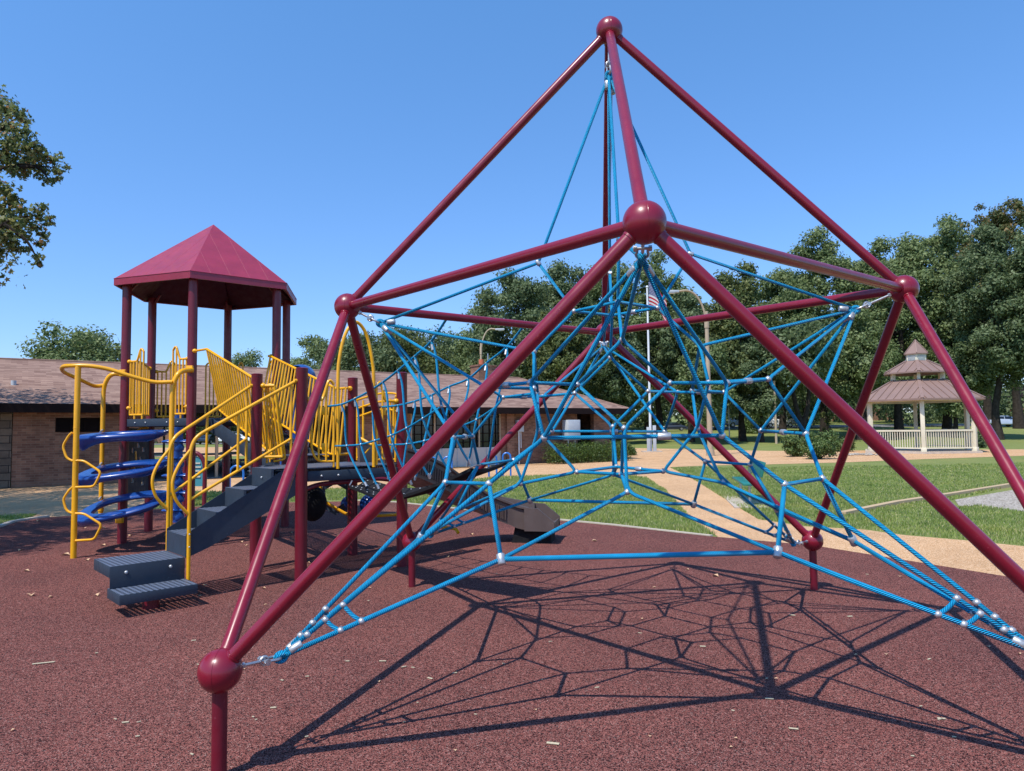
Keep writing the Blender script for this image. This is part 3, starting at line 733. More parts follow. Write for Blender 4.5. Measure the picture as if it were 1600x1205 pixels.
# roof
ER, EZ, AZ, FH = 1.40, 3.745, 4.90, .10
E_ = [HC+Vector((ER*math.cos(HPH+k*PI/3), ER*math.sin(HPH+k*PI/3), 0)) for k in range(6)]
m = MB(); ap = zz(HC, AZ)
for k in range(6):
    a, b = zz(E_[k], EZ+FH), zz(E_[(k+1) % 6], EZ+FH); m.poly([a, b, ap])
    m.quad(zz(E_[k], EZ), zz(E_[(k+1) % 6], EZ), b, a)
    I = lambda P: zz(HC+(P-HC)*.975, EZ); I2 = lambda P: zz(HC+(P-HC)*.975, EZ+FH-.02)
    m.quad(zz(E_[(k+1) % 6], EZ), zz(E_[k], EZ), I(E_[k]), I(E_[(k+1) % 6]))
    m.quad(I(E_[(k+1) % 6]), I(E_[k]), I2(E_[k]), I2(E_[(k+1) % 6]))
    m.poly([I2(E_[(k+1) % 6]), I2(E_[k]), zz(HC, AZ-.03)])
rf = m.build('roof', maroon_roof, play, smooth=0)
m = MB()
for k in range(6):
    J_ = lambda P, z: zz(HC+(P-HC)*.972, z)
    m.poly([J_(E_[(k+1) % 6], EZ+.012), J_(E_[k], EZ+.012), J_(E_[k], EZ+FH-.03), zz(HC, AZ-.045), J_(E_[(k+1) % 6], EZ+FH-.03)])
m.build('roof_shade_layer', painted('roof_shade_maroon', S(74, 20, 36), .7, 0), rf, smooth=0)  # added inner layer, maroon darkened to paint the shade under the roof
m = MB()
for k in range(6):
    a, b = zz(E_[k], EZ+FH), zz(E_[(k+1) % 6], EZ+FH)
    for t in (.2, .4, .6, .8):
        p = a+(b-a)*t; mid = (a+b)/2; w = 1-abs(t-.5)*2; m.tube([p-Z3*.001, p+(ap-mid)*w*.99-Z3*.001], .0024, 5)
    m.tube([a, b], .006, 6)
m.build('roof_seams', maroon_roof, rf, smooth=60)
m = MB()
for k in range(6):
    P = H[k]; d = (HC-P).normalized()
    m.tube([zz(P+d*.05, 3.70), zz(P+d*.16, 3.84)], .018, 8)
m.build('roof_bracket', maroon_dark, rf)
# decks
def deck(P, z, name, ring=.10, drop=0.):
    c = sum(P, Vector())/len(P); o = [c+(p-c)*1.0 for p in P]
    m = MB(); m.prism([(p.x, p.y) for p in o], z-.006, z); d = m.build(name, perf, play, smooth=0)
    b = MB(); bolts = MB()
    for i in range(len(o)):
        a, e = o[i], o[(i+1) % len(o)]; t = (e-a).normalized(); out = Vector((t.y, -t.x, 0))
        if out.dot(a-c) < 0: out = -out
        b.beam(zz(a+t*PR, z-ring/2-drop), zz(e-t*PR, z-ring/2-drop), .035, ring, .006)
        L = (e-a).length
        for s in (.18, .34, .66, .82): bolts.sphere(zz(a+t*L*s+out*.02, z-ring/2-drop), .013, 8, 6)
    b.build('deck_beam', navy, d); bolts.build('bolts', alu, d)
    m = MB(); m.beam(zz((o[0]+o[1])/2, z-.06), zz((o[len(o)//2]+o[(len(o)//2+1) % len(o)])/2, z-.06), .05, .08)
    m.build('joist', navy, d)
    return d
deck(H, UD, 'upper_deck', .11); deck([Q1, Q2, Q4, Q3], LD, 'lower_deck', .11, .035)
# tubes and clamps
YR = .0165
def ytube(pts, r=YR, name='handrail', rd=.06, parent=None, seg=12):
    m = MB(); m.tube(round_path(pts, rd, 6), r, seg); return m.build(name, yellow, parent or play, smooth=60)
def clampon(P, d, parent, r=PR):
    """tube-to-post clamp: half ring and bolt boss"""
    d = d.normalized(); m = MB(); m.sphere(P+d*(r+.012), .034, 14, 10, (1, 1, .9)); m.tube([P+d*(r-.01), P+d*(r+.06)], .017, 10)
    o = m.build('clamp', yellow, parent, smooth=50); return o
def barrier(A, B, z0A, z0B, topf, nb_, name='barrier', ends=True, r=.0135, round_bottom=False):
    """flat pipe panel from A to B; topf(t) height of the top rail above the ground"""
    A = Vector(A); B = Vector(B); m = MB(); n_ = 14
    top = [zz(A+(B-A)*i/n_, topf(i/n_)) for i in range(n_+1)]
    a0, b0 = zz(A, z0A), zz(B, z0B)
    m.tube(round_path([b0, top[-1]] if False else [a0, top[0]], .01), r, 10)
    m.tube([b0, top[-1]], r, 10); m.tube(top, r*1.15, 10); m.tube([a0, b0], r*1.1, 10)
    for i in range(1, nb_+1):
        t = i/(nb_+1); p = A+(B-A)*t; m.tube([zz(p, z0A+(z0B-z0A)*t), zz(p, topf(t))], r*.95, 8)
    return m.build(name, yellow, play, smooth=60)
def wave(z, hi, lo, rev=False):
    def f(t):
        if rev: t = 1-t
        # low beside the post, rising in an s-curve to a rounded shoulder at the gap
        if t < .45: return z+lo+.0*t
        if t < .8: s = (t-.45)/.35; return z+lo+(hi-lo)*(s*s*(3-2*s))
        s = (t-.8)/.2; return z+hi-.05*s*s
    return f
def entry(A, B, z, gap, hi=1.0, lo=.82, nb_=3, in_=.05):
    """pair of half panels with a gap in the middle"""
    t = (B-A).normalized(); L = (B-A).length; w = (L-gap)/2
    o = []
    for (s, f) in ((A, t), (B, -t)):
        p0 = s+f*(PR+.035); p1 = s+f*w
        b = barrier(p0, p1, z+.06, z+.06, wave(z, hi, lo), nb_, 'barrier_panel'); clampon(zz(s, z+lo), f, b); clampon(zz(s, z+.16), f, b)
        m = MB(); q_ = s+f*(w*.55); m.tube([zz(q_, z-.06), zz(q_, z+.08)], .014, 8); m.tube([zz(p1-f*.01, z-.06), zz(p1-f*.01, z+.08)], .014, 8); m.build('foot_tab', yellow, b)
entry(H[0], H[1], UD, .54, 1.02, .84, 3)
entry(H[5], H[4], UD, .50, .98, .80, 3)
def slats(A, B, z, zt=.84, nb_=9, name='barrier_panel'):
    t = (B-A).normalized(); p0 = A+t*(PR+.03); p1 = B-t*(PR+.03)
    b = barrier(p0, p1, z+.08, z+.08, lambda s: z+zt+.06*math.sin(PI*s), nb_, name); clampon(zz(A, z+zt), t, b); clampon(zz(B, z+zt), -t, b); return b
slats(H[0], H[5], UD); slats(H[2], H[3], UD)
entry(H[3], H[4], UD, .56, 1.0, .84, 2)
# connecting ramp from upper to lower deck
T0, T1 = (H[1]+H[2])/2, (Q1+Q3)/2
rd_ = (T1-T0).normalized(); rs = Vector((rd_.y, -rd_.x, 0))
if rs.dot(Q1-Q3) < 0: rs = -rs
RW = .35
st = MB(); tr = MB(); ns = 4; L = (T1-T0).length-.10
for i in range(ns):
    a = T0+rd_*(L*i/ns+.03); z = UD-(UD-LD)*(i+.35)/(ns)
    tr.box(zz(a+rd_*L/ns/2, z), rd_, rs, Z3, L/ns/2+.01, RW, .004)
o = tr.build('bridge_tread', perfs, play)
for s in (-1, 1):
    a, b = zz(T0+rs*RW*s+rd_*.02, UD-.10), zz(T1+rs*RW*s-rd_*.05, LD-.08)
    st.beam(a, b, .012, .20, .003)
st.build('side_stringer', navy, o)
OUTS = 1
def slope_panel(s):
    A = T0+rs*(RW+.02)*s+rd_*(.38 if s > 0 else .0); B = T1+rs*(RW+.03)*s+rd_*.13
    n_ = 20; Lh = (B-A).length
    zb = lambda t: UD+.10-(UD-LD)*min(1, t/.90) ; m = MB(); r = .0135
    sh = .15                     # bars lean back, square to the slope
    zt = lambda t: zb(t)+.84
    P = lambda t, z: zz(A+(B-A)*t, z)
    bot = [P(t/n_, zb(t/n_)) for t in range(n_+1)]
    top = [P(t/n_*(1), zt(t/n_)+.0) for t in range(n_+1)]
    lean = (.19 if s > 0 else .16); top = [p+rs*s*lean*(1-.45*i/n_) for i, p in enumerate(top)]
    m.tube(bot, r*1.15, 10); m.tube(top, r*1.3, 10); m.tube([bot[0], top[0]], r, 10); m.tube([bot[-1], top[-1]], r, 10)
    nb_ = 23
    for i in range(1, nb_+1):
        t = i/(nb_+1); x = t*n_; j = min(int(x), n_-1); f = x-j
        m.tube([bot[j]+(bot[j+1]-bot[j])*f, top[j]+(top[j+1]-top[j])*f], r*1.0, 8)
    o = m.build('sloping_barrier', yellow, play, smooth=60)
    k = MB(); pp = Q1 if s == (1 if rs.dot(Q1-Q3) > 0 else -1) else Q3
    k.tube([top[-1], zz(pp, top[-1].z)+(top[-1]-zz(pp, top[-1].z)).normalized()*PR], r*1.2, 10); k.build('end_bracket', yellow, o); k = MB(); k.tube([bot[-1], zz(pp, bot[-1].z)+(bot[-1]-zz(pp, bot[-1].z)).normalized()*PR], r*1.2, 10)
    k.build('end_bracket', yellow, o); k = MB()
    hp = H[1] if s == (1 if rs.dot(Q1-Q3) > 0 else -1) else H[2]
    k.tube([top[0], zz(hp, top[0].z)], r*1.2, 10)
    k.build('end_bracket', yellow, o)
    clampon(zz(pp, top[-1].z), top[-1]-zz(pp, top[-1].z), o); clampon(zz(hp, top[0].z), top[0]-zz(hp, top[0].z), o)
    # footplate brackets
    g = MB(); e = bot[-4]; g.box(e-Z3*.02, rd_, rs, Z3, .09, .004, .05, .002); g.build('fixing_plate', yellow, o)
for s in (-1, 1): slope_panel(s)
# arch, wings and bridge mouth on the Q2-Q4 side
wz = LD
def u_(t): return Q2+(Q4-Q2)*t
m = MB()
arch = [zz(u_(.34), wz-.02), zz(u_(.34), wz+.95), zz(u_(.355), wz+1.22), zz(u_(.40), wz+1.45), zz(u_(.455), wz+1.58), zz(u_(.52), wz+1.635), zz(u_(.585), wz+1.58), zz(u_(.64), wz+1.45), zz(u_(.685), wz+1.20), zz(u_(.70), wz+.95), zz(u_(.70), wz-.02)]
m.tube(spline(arch, 6), .0195, 14); ar = m.build('entry_arch', yellow, play, smooth=60)
def wing(t0, t1, P):
    A = u_(t0); B = u_(t1); m = MB(); r = .0135     # A beside the post, B beside the arch
    n_ = 12; f = wave(wz, .96, .74)
    top = [zz(A+(B-A)*i/n_, f(i/n_)) for i in range(n_+1)]
    m.tube(round_path([top[0], zz(A, wz+.20), zz(A+(B-A)*.25, wz+.07), zz(B, wz+.06)], .09), r, 10)
    m.tube(top, r*1.2, 10); m.tube([zz(B, wz+.0), zz(B, wz+.9)], r, 10)
    for t in (.33, .66):
        p = A+(B-A)*t; m.tube([zz(p, wz+.07), zz(p, f(t))], r*.85, 8)
    o = m.build('barrier_wing', yellow, play, smooth=60)
    k = MB(); k.tube([top[0], zz(P, top[0].z)], r, 8); k.build('end_bracket', yellow, o); clampon(zz(P, top[0].z), A-P, o)
    for z in (.62, .22): g = MB(); g.box(zz(A+(B-A)*.6, wz+z), (B-A), Z3, (B-A).cross(Z3), .035, .045, .003, .001); g.build('fixing_plate', yellow, o)
wing(.09, .30, Q2); wing(.91, .73, Q4)
# slide mouth hood on the Q3-Q4 side
v_ = lambda t: Q3+(Q4-Q3)*t
m = MB()
for z, b in ((.80, .05), (.69, .06), (.58, .07)):
    m.tube(spline([zz(v_(.10), wz+z-.01), zz(v_(.3), wz+z+b*.4), zz(v_(.55), wz+z+b), zz(v_(.8), wz+z+b*.9), zz(v_(.93), wz+z+b*.5)], 5), .0135, 10)
hd = m.build('hood_rail', yellow, play, smooth=60)
clampon(zz(Q3, wz+.80), Q4-Q3, hd); clampon(zz(Q4, wz+.80), Q3-Q4, hd)
m = MB()
for t in (.10, .23, .78, .88):
    m.tube([zz(v_(t), wz+.02), zz(v_(t), wz+.78)], .0135, 10)
m.tube([zz(v_(.10), wz+.05), zz(v_(.23), wz+.05)], .0135, 8); m.tube([zz(v_(.78), wz+.05), zz(v_(.88), wz+.05)], .0135, 8)
m.tube([at(562, 684, 8.9), at(581, 695, 8.85)], .017, 10); m.tube([at(578, 700, 8.9), at(571, 708, 8.95)], .01, 8)
m.build('hood_bar', yellow, hd, smooth=60)
# lower side panel on Q1-Q3 gap: short loops
m = MB()
a = at(424, 660, 8.6); 
m.tube(round_path([at(417, 724, 8.5), at(417, 600, 8.5), at(430, 602, 8.5), at(446, 718, 8.7), at(428, 721, 8.6)], .05), .0135, 10)
m.tube(round_path([at(422, 722, 8.7), at(424, 668, 8.7), at(429, 653, 8.7), at(434, 668, 8.7), at(440, 720, 8.8)], .04), .0115, 10)
m.build('side_loop', yellow, play, smooth=60)
# grey stairs with a turned foot
W = Vector((.68, -.733, 0)); A_ = Vector((.733, .68, 0)); SR = Vector((-3.14, 6.89, 0)); SL = SR-W*.56
def tread(c0_, la, lw, z, name='tread', parent=None, bolts=()):
    """box tread: punched top, folded skirt all round; c0_ = corner, la along A_, lw along -W"""
    c = c0_+A_*la/2-W*lw/2; m = MB(); m.box(zz(c, z-.002), A_, W, Z3, la/2-.003, lw/2-.003, .002)
    o = m.build(name, perfs, parent or play)
    return o
stair = MB()
t1 = SR-A_*.645+W*.335
def skirt(m, c, la, lw, z0, z1, th=.006, sides='abcd'):
    P = [c, c+A_*la, c+A_*la-W*lw, c-W*lw]
    for i, s in enumerate('abcd'):
        if s in sides: m.beam(zz(P[i], (z0+z1)/2), zz(P[(i+1) % 4], (z0+z1)/2), th, z1-z0, .002)
m = MB(); skirt(m, t1, .645, .40, .115, .20); sb = m.build('bottom_step', navy, play)
tread(t1, .645, .40, .201, 'step_plate', sb)
m = MB(); cc = t1+A_*.32-W*.25; m.tube([zz(cc, -.03), zz(cc, .12)], .07, 20); m.build('step_pedestal', maroon_dark, sb)
t2 = SR-A_*.645-W*.0
m = MB(); skirt(m, t2, .64, .56, .30, .40, sides='bcd'); skirt(m, t2, .64, .56, .20, .40, sides='a')
sb2 = m.build('landing_step', navy, play); tread(t2, .64, .56, .401, 'step_plate', sb2)
m = MB()
for s in (.13, .51): m.sphere(zz(t2+A_*s+W*.012, .335), .0165, 12, 8)
m.build('dome_bolt', alu, sb2)
# long stair flight: two stringer plates, treads, risers
top_s = 1.12+.03; n3 = 3; run = .29
flight = MB(); 
for s, off in ((0, 0), (1, .56)):
    b = SR-W*off
    pts = [zz(b, .39), zz(b+A_*.22, .47), zz(b+A_*(top_s+.05), .95), zz(b+A_*(top_s+.05), 1.20), zz(b+A_*(top_s-.12), 1.215), zz(b, .62)]
    flight.extr(pts, W*.008)
fl = flight.build('stair_flight', navy, play, smooth=0)
m = MB()
for i in range(4):
    c = SR+A_*(run*i)
    z0, z1 = .40+.2*i, .60+.2*i
    m.beam(zz(c-W*.004+A_*.004, (z0+z1)/2-.0), zz(c-W*.556+A_*.004, (z0+z1)/2), .006, z1-z0-.004)
m.build('riser', navy, fl)
for i in range(3): tread(SR+A_*(run*i+.004), run-.008, .552, .60+.2*i, 'stair_tread', fl)
tread(SR+A_*(run*3+.004), top_s-run*3+.05, .552, 1.198, 'stair_tread', fl)
m = MB(); m.sphere(zz(SR+A_*(run*3-.006)-W*.28, 1.10), .012, 8, 6); m.build('dome_bolt', alu, fl)
# stair handrails
def hrail(base, Pq, name, endz=2.13, bend=0.):
    z = .05
    near = base
    top_in = at  # unused
    a = zz(near, z); b = zz(near, 1.42); c = zz(near+A_*.05, 1.55)
    endp = zz(Pq-A_*(.10), endz-.02); e2 = zz(Pq-A_*PR, endz)
    r = ytube([a, b, c, c+(endp-c)*.5, endp, e2], .018, name, .09)
    low0 = zz(near, .95); lend = zz(Pq-A_*.12, endz-.62)
    m = MB(); m.tube([low0+A_*.01, lend], .0155, 10)
    d = (lend-low0); 
    for t in (.12, .48):
        p = low0+d*t; q_ = c+(endp-c)*t
    for t in (.45,):
        p = low0+d*t; q_ = c+(endp-c)*((p-c).dot(A_)/max(.01, (endp-c).dot(A_))); m.tube([p, q_], .0135, 10)
    m.tube([zz(lend, LD+.02), zz(lend, endz-.05)], .0155, 10)
    m.tube(spline([zz(near, 1.42), zz(near-A_*.10, 1.28), zz(near-A_*.155, 1.12), zz(near-A_*.12, .95), zz(near, .80)], 6), .0155, 10)
    m.build('rail_infill', yellow, r, smooth=60)
    k = MB(); k.tube([zz(Pq, endz), zz(Pq-A_*.09, endz)], .022, 12); k.build('clamp', yellow, r)
    bb = MB()
    for z_ in (.50, .62): bb.sphere(zz(near+W*.018, z_), .0085, 8, 6)
    bb.build('bolts', alu, r)
hrail(SR+W*.028+A_*.02, Q2, 'stair_handrail'); hrail(SL-W*.028+A_*.02, Q1, 'stair_handrail')
# post + pod climber at the left
PA = Vector((-5.64, 9.23, 0)); PB = at(161, 640, 10.35); PC = at(268.5, 650, 9.62)
m = MB(); YP = .036
m.tube([zz(PA, -.04), zz(PA, 2.47)], YP, 18)
pp = m.build('climber_pole', yellow, play, smooth=50)
m = MB(); m.tube([zz(PA, 1.655), zz(PA, 1.665)], YP+.0025, 18); m.build('pole_joint', yellow, pp, smooth=50)
m = MB(); m.tube(round_path([zz(PB, .42), zz(PB, 2.28), zz(PB, 2.42)+Vector((.10, .0, .04)), zz(H[0], 2.44)], .12, 6), .031, 16); m.build('climber_pole', yellow, play, smooth=50)
m = MB(); m.tube(round_path([zz(PC, .1), zz(PC, 2.22), zz(PC, 2.42)+Vector((.07, .03, .0)), at(300, 578, 9.93)], .14, 6), .033, 16); m.build('climber_pole', yellow, play, smooth=50)
m = MB(); ring = [at(269, 597, 9.58), at(240, 597, 9.5), at(205, 588, 9.40), at(170, 577, 9.32), at(140, 572, 9.25), at(114, 571.5, 9.22), at(100, 572.5, 9.28), at(97, 577, 9.4), at(103, 583, 9.6), at(125, 593, 9.9), at(143, 601.5, 10.2), at(152, 603.5, 10.3), at(162, 602, 10.36)]
m.tube(spline(ring, 6), .027, 14); m.build('climber_rail', yellow, play, smooth=60)
for P, px in ((H[0], (192, 583)), (H[1], (297, 577))):
    p = at(px[0], px[1], P.y-.06); cl_ = MB(); cl_.box(p, (1, 0, 0), (0, 1, 0), (0, 0, 1), .045, .03, .05, .01); cl_.build('rail_clamp', yellow, play)
cl_ = MB(); cl_.box(at(187, 812, 10.33), (1, 0, 0), (0, 1, 0), (0, 0, 1), .05, .03, .05, .01)
cl_.build('rail_clamp', yellow, play)
# zigzag steps on the front pole
def loopstep(pxs):
    m = MB(); m.tube(round_path([at(x, y, 9.21) for x, y in pxs], .05, 5), .0155, 10); m.build('foot_loop', yellow, play, smooth=60)
loopstep([(113, 676), (108, 680), (98, 697), (104, 716), (114, 720.5)])
loopstep([(118, 720), (131, 720), (158, 738), (147, 760.5), (118, 761.5)])
loopstep([(114, 761), (108, 766), (98.5, 780), (103.5, 798), (114, 802.5)])
loopstep([(118, 802.5), (131, 802.5), (159, 820), (147.5, 843), (118, 845)])
# blue pods: tilted oval rings with a keel below
def pod(cx, cy, cz, a, b, yaw, tx, ty, keel):
    m = MB(); nu = 40; prof = 14
    for i in range(nu):
        u = 2*PI*i/nu; ex = math.copysign(abs(math.cos(u))**.85, math.cos(u)); ey = math.copysign(abs(math.sin(u))**.85, math.sin(u))
        wob = 1+.04*math.cos(3*u)
        c = Vector((a*ex*wob, b*ey*wob, 0)); out = Vector((math.cos(u)/a, math.sin(u)/b, 0)).normalized()
        k = keel*(.15+1.5*math.exp(-((u-3.6)/.75)**2)+.5*math.exp(-((u-5.6)/.5)**2))
        w = .096
        P = [(-w, .0), (-w*.9, .022), (-w*.4, .034), (0, .026), (w*.5, .034), (w*.95, .020), (w*1.05, .0), (w*.95, -.022), (w*.6, -.036-k*.6), (w*.15, -.042-k), (-w*.2, -.040-k), (-w*.6, -.034-k*.5), (-w*.88, -.022), (-w*.98, -.012)]
        w_ = 1
        for (r_, z_) in P:
            p = c+out*r_+Vector((0, 0, z_)); p.z += tx*p.x+ty*p.y
            x, y = p.x, p.y; p.x = x*math.cos(yaw)-y*math.sin(yaw); p.y = x*math.sin(yaw)+y*math.cos(yaw)
            m.v.append(p+Vector((cx, cy, cz)))
    for i in range(nu):
        for j in range(prof):
            i2, j2 = (i+1) % nu, (j+1) % prof; m.face((i*prof+j, i*prof+j2, i2*prof+j2, i2*prof+j))
    o = m.build('pod', bluep, pc, smooth=50); return o
pc_m = MB(); pc_m.tube([zz(PB, .47), zz(PB, .52)], .038, 14); pc = pc_m.build('pod_climber', yellow, play)
# centres surveyed: lowest, middle, top
for (x, y, zc, tx, ty, kl) in ((188, 793, .56, .16, .26, .055), (187.5, 737, 1.065, .10, .17, .065), (187, 683, 1.545, .04, .06, .085)):
    C_ = at(x+4, y, 9.85); o = pod(C_.x, C_.y, C_.z+.03, .47, .36, .12, tx, ty, kl)
    h = MB()
    for sx, sy in ((-.52, -.12), (-.47, -.2)):
        h.sphere((C_.x+sx, C_.y+sy, C_.z-.02-.08*tx*5), .014, 8, 6)
    for k in range(4): h.sphere((C_.x+.55+.045*k, C_.y-.02*k, C_.z+.06+.01*k), .016, 8, 6, (1.2, .8, .7))
    h.tube([(PB.x+.02, PB.y-.04, C_.z+.10), (PB.x+.06, PB.y-.16, C_.z+.07)], .016, 10)
    h.build('pod_bolts', alu, o, smooth=50)
# dark climbing wall behind the pods (teardrop holds cut through)
m = MB(); A, B = H[0], H[5]; t = (B-A).normalized(); nx_, nz_ = 9, 14
hole = {(2, 9), (4, 10), (6, 9), (3, 5), (6, 5), (5, 7), (2, 3), (6, 2)}
Wd = (B-A).length-2*PR-.02; z0_, z1_ = .62, UD-.13
for i in range(nx_):
    for j in range(nz_):
        if (i, j) in hole: continue
        p = A+t*(PR+.01+Wd*(i+.5)/nx_); m.box(zz(p, z0_+(z1_-z0_)*(j+.5)/nz_), t, t.cross(Z3), Z3, Wd/nx_/2, .012, (z1_-z0_)/nz_/2)
m.build('climbing_wall', navy, play, smooth=0)
m = MB(); A = H[0]; 
m.tube(round_path([at(203, 731, 10.7), at(210, 731, 10.7), at(213, 725, 10.7), at(212, 705, 10.7)], .04), .014, 8)
m.build('wall_grip', yellow, play); m = MB(); m.tube(round_path([at(212, 690, 10.7), at(215, 672, 10.7), at(222, 668.5, 10.7), at(232, 668.5, 10.7)], .05), .014, 8); m.build('wall_grip', yellow, play)
# blue spiral climber behind the tower
SPX = at(277, 740, 12.75)
m = MB(); m.tube([zz(SPX, -.04), zz(SPX, 2.0)], .085, 14); sc = m.build('spiral_climber', bluep, play)
for i, y in enumerate((690, 716, 743, 770, 797)):
    P = at(279, y, 12.75); m = MB()
    ang = .9+i*1.1
    m.tube([(P.x, P.y, P.z-.16), (P.x, P.y, P.z-.10), (P.x, P.y, P.z-.02), (P.x, P.y, P.z+.02)], [.09, .10, .06, .04], 18)
    for s in (-1, 1):
        c = P+Vector((s*.125, s*.04, 0)); m.sphere(c, .155, 20, 8, (1, .8, .24))
    m.tube([P+Vector((.05, 0, .02)), P+Vector((-.02, .05, .13)), P+Vector((-.10, 0, .24))], .035, 10)
    m.build('disc_step', bluep, sc, smooth=50)
# blue tube slide hood and tube behind the tower
TS = (H[3]+H[2])/2; d = (TS-HC).normalized(); m = MB()
cen = [at(463, 592, 12.9), at(470, 590, 13.1), at(474, 594, 13.5), at(474, 625, 13.9), at(466, 680, 14.0), at(450, 730, 13.9), at(430, 762, 13.7)]
m.tube(spline(cen, 6), .24, 22, caps=False); m.build('tube_slide', bluep, play, smooth=60)
# grey-brown open slide
path = spline([Vector((-1.74, 8.80, 1.16)), Vector((-1.50, 9.08, 1.10)), Vector((-1.18, 9.50, .92)), Vector((-.86, 9.90, .68)), Vector((-.48, 10.16, .47)), Vector((-.05, 10.25, .32)), Vector((.26, 10.20, .25))], 6)
def chan(name, a, b, w=.25, h=.25, th=.03, ribs=False, mat=slidem, parent=play):
    m = MB(); P = path[a:b]; sec = [(-w-th-.03, h), (-w-th-.03, h-.03), (-w-th, h-.05), (-w-.02, -.07), (w+.02, -.07), (w+th, h-.05), (w+th+.03, h-.03), (w+th+.03, h), (w+.0, h), (w-.02, .03), (w*.6, 0), (-w*.6, 0), (-w+.02, .03), (-w, h)]
    ns_ = len(sec); k = 0
    for i, p in enumerate(P):
        t = (path[min(a+i+1, len(path)-1)]-path[max(a+i-1, 0)]).normalized(); s = t.cross(Z3).normalized()
        for (x, z) in sec:
            kx = 1+(.05 if ribs and i % 2 else 0); m.v.append(p+s*x*kx+Vector((0, 0, z)))
    for i in range(len(P)-1):
        for j in range(ns_):
            j2 = (j+1) % ns_; m.face((i*ns_+j, i*ns_+j2, (i+1)*ns_+j2, (i+1)*ns_+j))
    m.face(list(range(ns_))[::-1]); m.face([(len(P)-1)*ns_+j for j in range(ns_)])
    return m.build(name, mat, parent, smooth=30)
sl = chan('slide', 0, len(path))
# corrugated curve walls
m = MB()
for a, b in ((7, 15), (19, 29)):
    for i in range(a*2, b*2):
        t_ = i/2; j = int(t_); p = path[j] if i % 2 == 0 else (path[j]+path[min(j+1, len(path)-1)])/2
        t = (path[min(j+1, len(path)-1)]-path[max(j-1, 0)]).normalized(); s = t.cross(Z3).normalized()
        for sd in (1, -1):
            m.tube([p+s*(.292*sd)+Z3*.15, p+s*(.278*sd)-Z3*.02], .014, 6)
m.build('slide_ribs', slidem, sl)
# exit lip with angled sides and foot
pe = path[-1]; te = (path[-1]-path[-2]).normalized(); te.z = 0; te.normalize(); se = te.cross(Z3)
m = MB()
for sd in (-1, 1):
    o_ = pe+se*.30*sd
    m.extr([o_+Z3*.25-te*.05, o_+te*.14+Z3*.24, o_+te*.36+Z3*.06, o_+te*.36-Z3*.07, o_-te*.05-Z3*.07], se*.03*sd)
m.box(pe+te*.14-Z3*.015, te, se, Z3, .20, .30, .012)
m.box(pe+te*.335-Z3*.02, te, se, Z3, .012, .33, .05, .006)
m.build('slide_exit', slidem, sl, smooth=0)
m = MB(); fo = pe-te*.12
m.extr([zz(fo-se*.2, -.02)-te*.14, zz(fo-se*.2, -.02)+te*.42, zz(fo-se*.2, .20)+te*.42, zz(fo-se*.2, .24)-te*.08], se*.4)
m.build('slide_foot', black, sl, smooth=0)
# slide support and hood sides
m = MB()
for sd in (-1, 1):
    b = path[0]+(Q4-Q3).normalized()*.26*sd
    m.extr([b+Z3*.02, b+Vector((.25, .28, 0))*.9+Z3*.0, b+Vector((.2, .22, 0))*.7+Z3*.26, b+Z3*.30], (Q4-Q3).normalized()*.03*sd)
m.build('slide_side', slidem, sl, smooth=0)
m = MB(); m.tube(round_path([at(690, 824, 9.95), at(712, 826, 9.95), at(716, 833, 9.9)], .04), .022, 10); m.build('slide_support', yellow, sl)
# under the lower deck: bent yellow pipe, dark panels, blue bubble drums
m = MB(); m.tube(round_path([at(502, 760, 9.25), at(499, 771, 9.25), at(506, 783, 9.25), at(543, 805, 9.3), at(590, 806, 9.35), at(628, 803.5, 9.3)], .08, 6), .021, 12); m.build('pipe_frame', yellow, play, smooth=60)
m = MB(); m.tube(spline([zz(Q2, .95), at(500, 757, 7.9), at(545, 752.5, 8.1), at(590, 748, 8.25), zz(Q4, .98)], 5), .026, 12); m.build('cross_tube', maroon_dark, play, smooth=60)
def hexpanel():
    Y = 9.45; C_ = at(524, 775, Y); m = MB(); n_ = 6
    out = [C_+Vector((math.cos(PI/6+i*PI/3)*.25, 0, math.sin(PI/6+i*PI/3)*.25)) for i in range(6)]
    inn = [C_+Vector((math.cos(PI/6+i*PI/3)*.16, 0, math.sin(PI/6+i*PI/3)*.16)) for i in range(6)]
    for i in range(6):
        j = (i+1) % 6; m.extr([out[i], out[j], inn[j], inn[i]], (0, .03, 0))
    return m.build('play_panel', navy, play, smooth=0)
hexpanel()
for (x, y, Y, r) in ((578, 788, 9.3, .135), (545, 788, 9.55, .11)):
    P = at(x, y, Y); m = MB()
    pr = [(0, r), (.25, .97*r), (.5, .87*r), (.75, .66*r), (.93, .37*r), (1, .001)]
    m.tube([P+Vector((0, -r*a*.0, r*a)) for a, b in pr], [b for a, b in pr], 20); m.tube([P-Z3*r*1.0, P], [r*.75, r], 20)
    m.build('bubble_drum', bluep, play, smooth=60)
m = MB(); P = at(489, 787, 9.0); m.sphere(P, .22, 24, 14, (.75, 1, 1)); m.build('crawl_dome', black, play, smooth=60)
